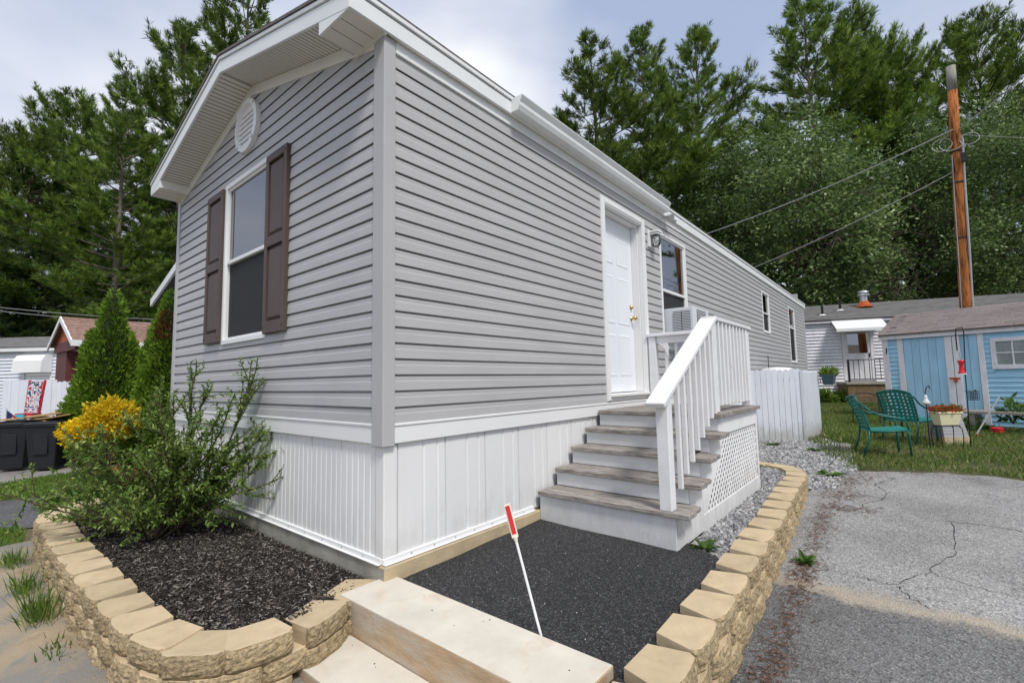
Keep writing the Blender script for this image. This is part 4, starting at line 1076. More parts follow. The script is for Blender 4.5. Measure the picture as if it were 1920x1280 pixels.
# gravel
def gravel(name, poly, dens_n, zf, lab, smin=.006, smax=.013):
    q = scatter(poly, dens_n); n = len(q)
    z = np.array([zf(a, c) for a, c in q]) + rng.uniform(0, .012, n)
    s = rng.uniform(smin, smax, n)[:, None] * rng.uniform(.7, 1.3, (n, 3))
    me = chunks(name, np.column_stack([q, z]), s, .35, M['stones'], rng.uniform(0, 6.28, (n, 3)), .25)
    return tag(link(name, me), lab, 'gravel', kind='stuff')
gravel('gravel', [(1.66, -1.21), (4.0, -1.21), (4.0, -.05), (5.42, -.05), (5.4, -1.1), (5.1, -1.38), (4.5, -1.46), (3.0, -1.52), (1.55, -1.60)], 11000, zgrav, 'pale grey crushed stone strip between porch and block wall')
gout = [(5.6, -.05), (8.6, -.05), (8.7, -.2), (9.0, -1.0), (9.6, -1.05), (9.3, -1.5), (8.6, -1.7), (7.4, -1.75), (6.6, -1.9), (6.0, -1.75), (5.2, -1.75), (5.0, -1.5), (5.5, -1.2)]
strip('gravel_yard', gout, .010, M['gravelbase'])
gravel('gravel', gout, 12000, lambda x, y: float(zg(x, y)) + .006, 'loose pale gravel on the yard beyond the block wall', .008, .017)
# sparse loose stones on walkway
q = scatter([(.1, -.05), (1.5, -.05), (1.5, -1.5), (.1, -1.45)], 90); n = len(q)
me = chunks('grit', np.column_stack([q, [zwalk(a, c) + .001 for a, c in q]]), rng.uniform(.001, .0025, n)[:, None] * np.ones((n, 3)), .3, M['stones'], rng.uniform(0, 6.28, (n, 3)))
tag(link('grit', me), 'light grit scattered over the black walkway', 'grit', kind='stuff')
# red-brown needle litter along the wall foot
lit = []
for (cx, cy, sx, sy, k) in ((1.0, -1.86, .25, .05, 900), (1.9, -1.83, .35, .05, 900), (2.4, -1.80, .15, .06, 500), (3.0, -1.80, .5, .05, 900), (3.9, -1.76, .4, .06, 900), (4.3, -1.95, .10, .14, 700), (4.9, -1.82, .18, .13, 900), (5.6, -1.8, .25, .12, 900), (6.2, -1.95, .25, .15, 900), (6.6, -2.4, .12, .35, 600), (.45, -1.88, .2, .06, 700)):
    lit.append(np.column_stack([rng.normal(cx, sx, k), rng.normal(cy, sy, k)]))
q = np.vstack([l_[:len(l_) // 3] for l_ in lit]); q = q[q[:, 1] < np.interp(q[:, 0], [0, 5, 7], [-1.79, -1.60, -1.6])]; n = len(q)
me = chunks('needle_litter', np.column_stack([q, zg(q[:, 0], q[:, 1]) + .017 + rng.uniform(0, .012, n)]), np.stack([rng.uniform(.008, .024, n), rng.uniform(.0008, .0018, n), np.full(n, .0008)], 1), .2, M['litter'], np.column_stack([rng.normal(0, .2, n), rng.normal(0, .15, n), rng.uniform(0, 6.28, n)]))
tag(link('needle_litter', me), 'rust coloured pine needle litter along the wall and driveway edge', 'litter', kind='stuff')

# driveway marker stake
st = thing('marker_stake', 'leaning white stake with red reflector at the walkway edge', 'marker stake', (.107, -1.095, -.12))
sd = Vector((.028, .229, .58)); sdn = sd.normalized()
b = MB(); b.tube([(0, 0, 0), tuple(sd * .74)], .0065, 8); b.build('rod', M['white'], st)
fac = Vector(CAM) - Vector((.12, -.95, .3)); fac = (fac - sdn * fac.dot(sdn)).normalized(); sdw = sdn.cross(fac)
def plate(b, a, c_, w_, t0, t1):
    P = []
    for t in (t0, t1):
        P += [sd * a - sdw * w_ / 2 + fac * t, sd * a + sdw * w_ / 2 + fac * t, sd * c_ + sdw * w_ / 2 + fac * t, sd * c_ - sdw * w_ / 2 + fac * t]
    return b.mesh8(P)
M['reflector'] = mat('red_reflector', (0.55, 0.015, 0.015), 0.2, 0.1, spec=0.6)
M['stakecream'] = mat('cream_plastic_stake', (0.72, 0.68, 0.55), 0.5, 0.08)
b = MB(); plate(b, .735, 1.0, .034, -.004, .004)
b.tube([tuple(sd * .70), tuple(sd * .745)], [.007, .014], 8); pp = b.build('plate', M['stakecream'], st, bevel=.002)
b = MB(); plate(b, .765, .985, .022, .0045, .007); b.build('reflector', M['reflector'], pp)

# ------------------------------------------------------------------ foliage builders
def blades(pos, dirs, length, width, up=None, nper=4):
    """rhombus leaves: pos base (n,3), dirs unit (n,3)"""
    n = len(pos)
    side = nrm(np.cross(dirs, rng.normal(0, 1, (n, 3)) if up is None else up))
    L_ = np.asarray(length).reshape(-1, 1); w_ = np.asarray(width).reshape(-1, 1)
    mid = pos + dirs * L_ * .45
    return np.stack([pos, mid + side * w_ / 2, pos + dirs * L_, mid - side * w_ / 2], 1).reshape(-1, 3)
def polyline_tube(b, pts, r0, r1, n=6):
    k = len(pts); b.tube(pts, [r0 + (r1 - r0) * i / (k - 1) for i in range(k)], n, cap=False)

def pine_proto(seed, Hh, cb, R0, dens=1.0, lean=(0, 0), sparse=0.0, tuft=.40, upsweep=.35, flat=1.0):
    r_ = np.random.RandomState(seed)
    tk = MB()
    nseg = 12; bend = r_.normal(0, .12, (nseg + 1, 2)).cumsum(0) * .35; bend -= bend[0]
    tp = [(bend[k, 0] + lean[0] * (k / nseg) ** 1.5, bend[k, 1] + lean[1] * (k / nseg) ** 1.5, Hh * k / nseg) for k in range(nseg + 1)]
    tpa = np.array(tp)
    tk.tube(tp, [max(.03, Hh * .0125 * (1 - .92 * k / nseg)) for k in range(nseg + 1)], 9)
    P, D, S = [], [], []
    z = cb
    while z < Hh - .3:
        f = (z - cb) / (Hh - cb)
        nb = r_.randint(3, 6)
        a0 = r_.uniform(0, 6.28)
        for q in range(nb):
            if r_.uniform() < sparse: continue
            az = a0 + q * 6.283 / nb + r_.normal(0, .25)
            prof = (.55 + .45 * min(1, f / .25)) * (1 - f) ** .62 + .05
            Lb = R0 * prof * (r_.uniform(.45, 1.2) if f < .85 else r_.uniform(.6, 1.0))
            el0 = -.02 + .62 * f ** 1.5 + r_.normal(0, .12)
            c0 = np.array([np.interp(z, tpa[:, 2], tpa[:, 0]), np.interp(z, tpa[:, 2], tpa[:, 1]), z])
            k = max(4, int(Lb / .45)); pts = [c0]; el = el0; azz = az
            for _ in range(k):
                el += upsweep / k + r_.normal(0, .05); azz += r_.normal(0, .05)
                pts.append(pts[-1] + Lb / k * np.array([math.cos(azz) * math.cos(el), math.sin(azz) * math.cos(el), math.sin(el)]))
            pts = np.array(pts)
            polyline_tube(tk, [tuple(p) for p in pts], max(.015, .012 * Lb + .01), .008, 5)
            # side shoots
            ns = int((Lb * 5.2 + 3) * dens)
            for _ in range(ns):
                t = r_.uniform(.22, 1.0) ** .8
                j = t * k; i0 = min(k - 1, int(j)); p = pts[i0] + (pts[i0 + 1] - pts[i0]) * (j - i0)
                bd = nrm(pts[i0 + 1] - pts[i0])
                sv = np.cross(bd, [0, 0, 1.0]); sv = nrm(sv) * r_.choice([-1, 1])
                dr = nrm(bd * r_.uniform(.6, 1.3) + sv * r_.uniform(.2, 1.1) + np.array([0, 0, r_.uniform(.02, .38)]))
                Ls = min(1.5, .22 * Lb + .25) * (1.15 - .6 * t) * r_.uniform(.5, 1.2)
                nt_ = max(2, int(Ls / .17))
                for u in range(nt_):
                    P.append(p + dr * Ls * (u + 1) / nt_ + r_.normal(0, .06, 3) * np.array([1, 1, .5]) + np.array([0, 0, .10 * Ls * ((u + 1) / nt_) ** 2])); D.append(dr); S.append(r_.uniform(.75, 1.2))
        z += Hh * r_.uniform(.018, .034)
    P, D, S = np.array(P), np.array(D), np.array(S)
    # leader tufts
    kk = 13
    n = len(P)
    Pb = np.repeat(P, kk, 0); Db = np.repeat(D, kk, 0); Sb = np.repeat(S, kk)
    d = nrm(Db * 1.0 + r_.normal(0, .50, Pb.shape) + np.array([0, 0, .30]))
    V = blades(Pb, d, tuft * Sb * r_.uniform(.7, 1.25, len(Pb)), .030 * r_.uniform(.7, 1.4, len(Pb)))
    tr = np.repeat(np.clip(r_.normal(.48, .26, n), 0, 1), kk) + r_.normal(0, .12, n * kk)
    return tk, V, np.clip(tr, 0, 1)
PINES = {}
def pine_type(key, matname, bark, **k):
    tk, V, rn = pine_proto(**k)
    PINES[key] = (tk.mesh('trunk', M[bark], True), np_mesh('crown', V, 4, M[matname], rn))
pine_type('white', 'pine', 'palebark', seed=1, Hh=25, cb=6.0, R0=6.4, dens=1.15, upsweep=.45)
pine_type('wide', 'pine', 'bark', seed=2, Hh=22, cb=4.0, R0=7.5, dens=1.15, upsweep=.45, lean=(.5, .3))
pine_type('sparse', 'pine', 'bark', seed=3, Hh=24, cb=8, R0=4.8, dens=1.2, sparse=.25, upsweep=.5, lean=(-.3, .6))
pine_type('dark', 'darkpine', 'bark', seed=4, Hh=20, cb=1.5, R0=5.5, dens=1.0, upsweep=.2)
def place_pine(key, x, y, h, rz, label, group, wide=1.0):
    base = {'white': 25, 'wide': 22, 'sparse': 24, 'dark': 20}[key]
    t = thing('pine_tree', label, 'pine tree', (x, y, float(zg(x, y)) - .1), rz, group)
    s = h / base; t.scale = (s * wide, s * wide, s)
    link('trunk', PINES[key][0], t); link('crown', PINES[key][1], t)
    return t

def oak_proto(seed, Hh, cb, Rx, nleaf, lsize=.17):
    r_ = np.random.RandomState(seed); tk = MB()
    tips = []
    def grow(p, d, L_, r, lv):
        k = 4; pts = [p]
        for _ in range(k):
            d = nrm(d + r_.normal(0, .14, 3) + np.array([0, 0, .05])); pts.append(pts[-1] + d * L_ / k)
        polyline_tube(tk, [tuple(q) for q in pts], r, r * .55, 6)
        if lv >= 2: tips.extend([pts[-1], pts[-2], pts[-3]])
        if lv < 4:
            for _ in range(r_.randint(3, 5)):
                t = r_.uniform(.35, 1); i0 = min(k - 1, int(t * k))
                dd = nrm(d + r_.normal(0, .75, 3)); grow(pts[i0 + 1], dd, L_ * r_.uniform(.55, .8), r * .5, lv + 1)
    grow(np.array([0, 0, 0.]), np.array([0, 0, 1.]), Hh * .36, Hh * .016, 0)
    for _ in range(5):
        a = r_.uniform(0, 6.28); grow(np.array([0, 0, cb + r_.uniform(0, Hh * .25)]), nrm(np.array([math.cos(a), math.sin(a), r_.uniform(.1, .7)])), Hh * .30, Hh * .007, 1)
    tips = np.array(tips)
    tips[:, :2] *= Rx / max(1e-3, np.percentile(np.abs(tips[:, :2]), 96)); zz = tips[:, 2]; tips[:, 2] = cb + (zz - zz.min()) / (zz.max() - zz.min()) * (Hh - cb)
    # add filler lobes on an uneven shell
    nl = 240
    u = nrm(r_.normal(0, 1, (nl, 3))); rad = r_.uniform(.45, 1.0, nl) ** .5
    lob = np.stack([u[:, 0] * Rx * rad, u[:, 1] * Rx * rad, (cb + Hh) / 2 + u[:, 2] * (Hh - cb) / 2 * rad], 1)
    lob[:, :2] *= (1 + .18 * np.sin(3 * np.arctan2(u[:, 1], u[:, 0]) + seed))[:, None]
    cen = np.vstack([tips[r_.permutation(len(tips))[:330]], lob])
    ci = r_.randint(0, len(cen), nleaf)
    p = cen[ci] + r_.normal(0, 1, (nleaf, 3)) * np.array([.40, .40, .26]) * (Hh / 14)
    d = nrm(r_.normal(0, 1, (nleaf, 3)) + np.array([0, 0, -.1]))
    up = nrm(r_.normal(0, .7, (nleaf, 3)) + np.array([0, 0, 1.0]))
    d = nrm(d - up * (d * up).sum(1, keepdims=True))
    V = blades(p, d, lsize * r_.uniform(.7, 1.4, nleaf), lsize * .62 * r_.uniform(.7, 1.3, nleaf), up)
    tone = r_.uniform(.05, .85, len(cen))
    return tk, V, np.clip(tone[ci] + r_.normal(0, .18, nleaf), 0, 1)
OAKS = {}
for key, sd_, hh, cb, rx, nl in (('round', 5, 14, 2.2, 4.8, 42000), ('tall', 9, 17, 3.0, 4.2, 42000), ('low', 12, 7, .4, 3.4, 22000)):
    tk, V, rn = oak_proto(sd_, hh, cb, rx, nl)
    OAKS[key] = (tk.mesh('trunk', M['bark'], True), np_mesh('crown', V, 4, M['understory' if key == 'low' else 'oak'], rn), hh)
def place_oak(key, x, y, h, rz, label, group=None, wide=1.0):
    t = thing('broadleaf_tree', label, 'tree', (x, y, float(zg(x, y)) - .1), rz, group)
    s = h / OAKS[key][2]; t.scale = (s * wide, s * wide, s)
    link('trunk', OAKS[key][0], t); link('crown', OAKS[key][1], t)
    return t

GP = 'pines standing behind the houses'
TREES = [  # kind, x, y, height, turn, label, width
 ('white', 4.09, 32.79, 20.0, .3, 'tall pine with pale trunk behind the nearer conical evergreen', 1.0),
 ('wide', 1.42, 42.28, 19.5, 1.9, 'broad pine with long level limbs at the left edge of the picture', 1.0),
 ('white', 7.72, 34.68, 27, 2.2, 'tall pine rising just left of the gable eave', 1.0),
 ('white', 12.77, 36.42, 36, 4.0, 'tallest pine, its tip poking above the roof slope', .85),
 ('wide', 4.34, 49.72, 26, 3.1, 'full pine between the level-limbed and pale-trunked pines', 1.0),
 ('dark', 1.97, 40.05, 11.5, 0.4, 'dark low evergreen behind the grey roofed white house', 1.1),
 ('dark', 5.81, 40.11, 12.5, 2.6, 'dark low evergreen behind the brown roofed red gabled house', 1.1),
 ('dark', -0.11, 39.42, 12, 1.6, 'dark low evergreen cut by the left edge of the picture', 1.1),
 ('dark', 5.93, 57.19, 17, 4.6, 'dark evergreen filling the gap behind the pale pine trunk', 1.2),
 ('dark', 10.46, 48.6, 19, 5.6, 'dark evergreen showing beside the left wall of the grey home', 1.2),
 ('sparse', 27.07, 12.92, 25.0, 0.6, 'thin leaning pine with bare gaps above the gutter', 1.25),
 ('white', 31.94, 11.76, 28.2, 1.2, 'slender pine with twin tops beside the thin leaning pine', 1.05),
 ('white', 38.13, 8.99, 30.2, 2.9, 'pointed pine alone in the middle of the right skyline', 1.0),
 ('white', 46.04, 2.59, 34.0, 5.1, 'big pine whose tip touches the top of the picture', 1.1),
 ('white', 51.32, -0.64, 34.5, 0.2, 'narrow pine next to the one touching the top of the picture', .95),
 ('wide', 50.97, -3.36, 30.5, 1.0, 'pine whose right side leans toward the utility pole', .85),
 ('wide', 50.28, -8.78, 28.5, 2.2, 'pine at the right edge of the picture beyond the utility pole', .9),
 ('dark', 37.3, 16.26, 20, 0.1, 'dark evergreen low behind the thin leaning pine', 1.1),
 ('dark', 46.02, 12.01, 21, 1.3, 'dark evergreen low behind the pointed skyline pine', 1.3),
 ('dark', 56.27, 1.22, 20, 3.3, 'dark evergreen behind the chimney of the far white house', 1.3),
 ('dark', 63.78, -6.26, 20, 4.3, 'dark evergreen behind the utility pole', 1.3),
 ('dark', 63.11, -11.72, 19, 5.3, 'dark evergreen behind the right end of the blue shed roof', 1.3),
 ('dark', 54.9, 7.58, 22, 2.3, 'dark evergreen at the far end of the grey home', 1.3),
]
for key, x, y, h, rz, lab, wd in TREES:
    place_pine(key, x, y, h, rz, lab, GP, wd)
GO = 'broadleaf trees behind the houses'
for key, x, y, h, rz, lab, wd in (
 ('round', 30.69, 2.30, 16.6, .5, 'large round broadleaf tree above the far end of the grey home', 1.0),
 ('tall', 34.8, 6.74, 16.5, 2.0, 'grey green broadleaf tree under the pointed pine', .9),
 ('tall', 39.95, -7.3, 18.0, 3.6, 'bright green broadleaf tree right of the utility pole', 1.0),
 ('round', 41.87, -3.35, 16.0, 5.0, 'shaded broadleaf tree left of the utility pole', .9),
 ('low', 27.74, 7.42, 8.5, 1.0, 'low leafy tree peeping over the roof beside the overhead wire', .9),
 ('low', 38.78, 5.08, 7, 1.7, 'low leafy growth behind the grey home end wall', 1.3),
 ('low', 45.72, -0.15, 7, 2.9, 'low leafy growth behind the far white house roof', 1.3),
 ('low', 50.68, -6.14, 7, 4.1, 'low leafy growth behind the utility pole foot', 1.3),
 ('low', 1.38, 45.45, 6.5, 5.2, 'leafy undergrowth behind the white house at far left', 1.3),
 ('low', 4.93, 42.74, 6, .2, 'leafy undergrowth behind the brown shingle roof', 1.4),
 ('low', 6.76, 34.27, 6, 3.2, 'leafy undergrowth beside the neighbouring white gable', 1.2)):
    place_oak(key, x, y, h, rz, lab, GO, wd)
# trees across the yard that the side window mirrors
place_oak('round', 13.5, -17, 13, 1.2, 'round broadleaf tree across the yard mirrored in the side window', GO)
place_pine('white', 19, -20, 22, 1.7, 'pine across the yard mirrored in the side window', GP)

# ------------------------------------------------------------------ foreground shrub
def leaf6(pos, d, up, L_, w_):
    """pointed leaf folded along its midrib: two quads per leaf"""
    side = nrm(np.cross(d, up)); L_ = L_[:, None]; w_ = w_[:, None]
    a = pos; t = pos + d * L_ - up * L_ * .12
    m1 = pos + d * L_ * .32 + up * L_ * .03; m2 = pos + d * L_ * .68
    l1 = m1 + side * w_ * .5 + up * w_ * .18; l2 = m2 + side * w_ * .42 + up * w_ * .15
    r1 = m1 - side * w_ * .5 + up * w_ * .18; r2 = m2 - side * w_ * .42 + up * w_ * .15
    mid = (m1 + m2) / 2
    q1 = np.stack([a, mid, t, l2], 1); q1b = np.stack([a, mid, l2, l1], 1)
    q2 = np.stack([a, r2, t, mid], 1); q2b = np.stack([a, r1, r2, mid], 1)
    return np.stack([np.stack([a, m1, m2, l1], 1), np.stack([m1 * 0 + l1, m2, t, l2], 1), np.stack([a, r1, m2, m1], 1), np.stack([r1, r2, t, m2], 1)], 1).reshape(-1, 3)
def shrub(name, label, loc, stems, seed, mt, leafL=.042, group=None, spacing=.0105):
    r_ = np.random.RandomState(seed)
    t = thing(name, label, 'shrub', loc, 0, group); st_ = MB(); P, D = [], []
    def shoot(p, d, L_, r, lv, curl):
        k = max(4, int(L_ / .06)); pts = [p]
        for i in range(k):
            d = nrm(d + r_.normal(0, .07, 3) + np.array([0, 0, curl])); pts.append(pts[-1] + d * L_ / k)
        pts = np.array(pts); polyline_tube(st_, [tuple(q) for q in pts], r, r * .4, 5)
        nlf = int(L_ * (1 - .12 * (lv == 0)) / spacing)
        for j in range(nlf):
            tt = (.22 if lv == 0 else .05) + (1 - (.22 if lv == 0 else .05)) * (j + .5) / nlf
            jj = tt * k; i0 = min(k - 1, int(jj)); q = pts[i0] + (pts[i0 + 1] - pts[i0]) * (jj - i0); bd = nrm(pts[i0 + 1] - pts[i0])
            az = r_.uniform(0, 6.28); o1 = nrm(np.cross(bd, [.3, .2, 1])); o2 = np.cross(bd, o1)
            P.append(q); D.append(nrm(bd * r_.uniform(.35, .9) + (o1 * math.cos(az) + o2 * math.sin(az)) * r_.uniform(.6, 1)))
        if lv < 2:
            for _ in range(int(L_ * (8 if lv == 0 else 6))):
                tt = r_.uniform(.2, .95); i0 = min(k - 1, int(tt * k)); bd = nrm(pts[i0 + 1] - pts[i0])
                shoot(pts[i0], nrm(bd + r_.normal(0, .6, 3) + np.array([0, 0, .25])), min(.34, L_ * (1.1 - tt) * r_.uniform(.3, .6)) + .05, r * .5, lv + 1, .03)
    for (dx, dy, hh, lean) in stems:
        dl_ = math.hypot(dx, dy) + 1e-6; L_ = math.hypot(hh, dl_) * 1.05
        shoot(np.array([r_.normal(0, .07), r_.normal(0, .07), -.02]), nrm(np.array([dx, dy, hh])), L_, .0055 + .003 * L_, 0, lean)
    P, D = np.array(P), np.array(D); n = len(P)
    up = nrm(np.array([0, 0, 1.0]) + r_.normal(0, .35, (n, 3))); up = nrm(up - D * (up * D).sum(1, keepdims=True))
    V = leaf6(P, D, up, leafL * r_.uniform(.55, 1.25, n), leafL * .36 * r_.uniform(.7, 1.2, n))
    h = np.clip((P[:, 2] - P[:, 2].min()) / (np.ptp(P[:, 2]) + 1e-6), 0, 1)
    rn = np.clip(r_.normal(.55, .24, n), 0, 1)
    st_.build('stems', M['stem'], t, True); o = link('foliage', np_mesh('foliage', V, 4, M[mt], np.repeat(rn, 4)), t); o['kind'] = 'stuff'
    return t
stems = []
rs2 = random.Random(4)
for k in range(20):                                                        # outward mass
    a = rs2.uniform(0, 6.28); r_ = rs2.uniform(.25, .85); stems.append((math.cos(a) * r_ * .75, math.sin(a) * r_, rs2.uniform(.25, .80), .0))
# long shoots: (dx, dy, height, curl)
stems += [(.11, -.25, 1.36, .0), (.02, -.12, 1.12, .0), (.07, -.20, 1.18, 0), (.44, -.66, 1.28, .0), (.38, -.60, 1.12, 0), (.52, -.70, .92, -.01), (.30, -.5, 1.02, 0), (.2, -.40, 1.0, 0), (.15, -.36, 1.1, 0),
          (-.22, .18, 1.22, 0), (-.28, .22, 1.15, 0), (-.16, .10, 1.16, 0), (-.10, .05, 1.05, 0), (-.05, .2, 1.02, 0), (-.34, .30, .98, 0), (-.42, .40, .95, 0),
          (-.55, .55, .66, -.01), (-.70, .80, .62, -.01), (-.62, .70, .52, -.02), (-.45, .45, .80, 0), (-.6, .35, .45, -.02), (-.74, .86, .45, -.01), (.46, -.62, .62, 0), (.5, -.66, .78, 0), (.3, -.55, .6, 0), (.1, -.6, .45, -.01), (-.2, -.35, .40, -.02), (-.45, -.1, .45, 0), (.2, .2, .85, 0)]
shrub('leafy_shrub', 'loose arching green shrub growing in the mulch bed by the gable', (-.55, 2.22, -.10), stems, 21, 'shrub')

# conical evergreens
def arborvitae(label, loc, Hh, Rr, seed, rust=False, n=24000, twin=0):
    r_ = np.random.RandomState(seed)
    t = thing('arborvitae', label, 'evergreen shrub', loc, 0, 'conical evergreens')
    prof = lambda f: (np.minimum(1, f * 5 + .6) * (1 - f ** 1.7) ** .85)
    b = MB(); b.lathe([(Rr * .80 * float(prof(f)) + .02, Hh * f * .97) for f in np.linspace(0, 1, 14)], 14); b.build('core', M['arbcore'], t, True)  # near-black cone added inside the foliage to block light
    b = MB(); b.tube([(0, 0, -.2), (0, 0, Hh * .5)], .06, 8); b.build('trunk', M['bark'], t)
    f = 1 - np.sqrt(r_.uniform(0, 1, n)) ; f = np.clip(f, 0, .995); az = r_.uniform(0, 6.283, n)
    lump = 1 + .10 * np.sin(az * 3 + f * 14 + seed) + .08 * np.sin(az * 7 - f * 23) + r_.normal(0, .05, n)
    if twin: lump = lump * np.where(np.abs(f - .80) < .05, .72, 1)
    rr = Rr * prof(f) * lump * r_.uniform(.82, 1.0, n) + .02
    pos = np.stack([np.cos(az) * rr, np.sin(az) * rr, Hh * f], 1)
    rad = np.stack([np.cos(az), np.sin(az), np.zeros(n)], 1)
    d = nrm(rad * r_.uniform(.2, .9, (n, 1)) + np.array([0, 0, 1]) * r_.uniform(.4, 1, (n, 1)) + r_.normal(0, .25, (n, 3)))
    side_up = nrm(np.cross(rad, [0, 0, 1.0]) + r_.normal(0, .5, (n, 3)))
    V = blades(pos, d, r_.uniform(.05, .13, n), r_.uniform(.020, .048, n), side_up)
    rn = np.clip(r_.normal(.45, .2, n), 0, 1)
    if rust:
        m_ = (f > .70) & (f < .86) & (np.cos(az - 4.7) > .35) & (r_.uniform(0, 1, n) < .8)
        o = link('foliage', np_mesh('foliage', V.reshape(n, 4, 3)[~m_].reshape(-1, 3), 4, M['arb'], rn[~m_]), t)
        tag(link('browned_foliage', np_mesh('browned', V.reshape(n, 4, 3)[m_].reshape(-1, 3), 4, M['rustfol'], rn[m_]), t), 'browned dead patch')
    else: o = link('foliage', np_mesh('foliage', V, 4, M['arb'], rn), t)
    o['kind'] = 'stuff'
    return t
arborvitae('tall full conical evergreen with a notched tip, left of the grey home', (.62, 11.25, -.6), 3.95, .74, 1, twin=1)
arborvitae('conical evergreen with a browned patch right against the grey wall', (1.12, 8.85, -.55), 3.65, .62, 2, rust=True)
arborvitae('smaller conical evergreen peeping from behind the tall full one', (1.28, 12.2, -.6), 2.75, .55, 3, n=9000)

# yellow shrubs and bed flowers
def mound(name, label, cat, loc, rx, rz_, n, mt, seed, lsize=.05, group=None, zc=0.0):
    r_ = np.random.RandomState(seed); t = thing(name, label, cat, loc, 0, group)
    u = nrm(r_.normal(0, 1, (n, 3))); u[:, 2] = u[:, 2] if zc else np.abs(u[:, 2]); rad = r_.uniform(.5, 1.05, n) * (1 + .15 * np.sin(4 * np.arctan2(u[:, 1], u[:, 0]) + seed) + .12 * np.sin(9 * u[:, 2] + 5 * u[:, 0]))
    p = u * rad[:, None] * np.array([rx, rx, rz_]) + np.array([0, 0, zc]); d = nrm(u + r_.normal(0, .6, (n, 3)))
    V = blades(p, d, lsize * r_.uniform(.6, 1.4, n), lsize * .55 * r_.uniform(.7, 1.3, n))
    b = MB()
    for k in range(9):
        a = r_.uniform(0, 6.28); b.tube([(0, 0, -.05), (math.cos(a) * rx * .4, math.sin(a) * rx * .4, zc + rz_ * .3), (math.cos(a) * rx * .7, math.sin(a) * rx * .7, zc + rz_ * .7)], [.012, .008, .003], 5)
    b.build('stems', M['stem'], t); o = link('foliage', np_mesh('foliage', V, 4, M[mt], r_.uniform(0, 1, n)), t); o['kind'] = 'stuff'
    return t
mound('yellow_shrub', 'golden yellow shrub in front of the tall conical evergreen', 'shrub', (.18, 8.45, -.5), .36, .34, 4400, 'yellow', 1, .06, None, 1.06)
mound('yellow_shrub', 'small round golden yellow shrub beside the bins', 'shrub', (-.22, 8.83, -.5), .22, .20, 2000, 'yellow', 2, .055, None, .84)
for k, (x, y, lab) in enumerate(((.05, 7.9, 'red flowers under the golden shrubs'), (.55, 7.6, 'red flowers near the foot of the grey home'), (-.92, 14.2, 'orange red flowers by the small flag'))):
    mound('flower_clump', lab, 'flowers', (x, y, float(zg(x, y))), .22, .26, 700, 'flower', 30 + k, .05)
mound('green_mound', 'round green bush at the left picture edge behind the bins', 'shrub', (-1.0, 15.2, -.6), .35, .75, 2500, 'shrub', 41, .07)
mound('green_mound', 'low leafy ground plants behind the arching shrub', 'shrub', (-.35, 6.2, -.5), .5, .35, 3000, 'weed', 42, .07)

# grass and weeds
def grass(name, label, poly, n, mt, hmin, hmax, zoff=0.0, wid=.006, seed=0, clumpy=True):
    q = scatter(poly, n)
    if clumpy:
        keep = (np.sin(q[:, 0] * 3.1 + seed) * np.sin(q[:, 1] * 3.7 + 1) + np.sin(q[:, 0] * 7.7) * np.sin(q[:, 1] * 6.1) * .6 + rng.normal(0, .6, n)) > -.55; q = q[keep]
    n = len(q); p = np.column_stack([q, zg(q[:, 0], q[:, 1]) + zoff])
    d = nrm(np.column_stack([rng.normal(0, .45, n), rng.normal(0, .45, n), np.ones(n)]))
    ln = rng.uniform(hmin, hmax, n)
    V = blades(p, d, ln, wid * rng.uniform(.7, 1.6, n))
    o = link(name, np_mesh(name, V, 4, M[mt], np.clip(rng.normal(.5, .25, n), 0, 1)))
    return tag(o, label, 'grass', kind='stuff')
lawn = [(6.45, -1.75), (6.75, -2.3), (6.95, -2.8), (6.95, -3.3), (6.7, -3.8), (6.4, -4.6), (6.0, -6.5), (12, -8), (13.2, -4.2), (13.6, -2.1), (20, -2.3), (20, .3), (11.2, -.1), (10.8, -1.1), (9.6, -1.12), (9.1, -1.55), (8.4, -1.75), (7.4, -1.8)]
grass('lawn_grass', 'patchy olive lawn around the green chairs', lawn, 90000, 'grass', .03, .10, 0, .010)
grass('lawn_grass', 'taller unmown grass between the white fence box and the chairs', [(8.9, -1.5), (9.7, -1.15), (11, -1.1), (13.5, -.6), (13.5, -2.0), (11.5, -2.0), (9.2, -1.9)], 16000, 'grass', .08, .22, 0, .012, clumpy=False)
grass('lawn_grass', 'stray grass blades creeping over the gravel edge', [(6.4, -1.95), (7.2, -1.5), (8.3, -1.2), (9.3, -.9), (9.8, -1.2), (9.1, -1.6), (8.0, -1.8), (7.0, -2.0)], 1500, 'grass', .04, .13, .01, .010, 3)
grass('verge_grass', 'bright grass patch outside the left end of the block wall', [(-3, 4.2), (-1.35, 4.05), (-1.15, 4.4), (-1.1, 5.2), (-1.3, 5.5), (-3, 5.6)], 12000, 'lushgrass', .03, .09, .012, .007)
grass('verge_grass', 'bright grass strip between the side path and the street', [(-4, 7.9), (-1.2, 7.7), (-.6, 7.5), (.3, 7.3), (.3, 10.2), (-.2, 9.95), (-.9, 9.65), (-4, 9.8)], 26000, 'lushgrass', .03, .09, .012, .009)
grass('yard_grass', 'grass under the houses across the street', [(-12, 16.4), (1.5, 15.0), (6, 14), (6, 22), (-12, 22.5)], 20000, 'lushgrass', .04, .12, 0, .02)
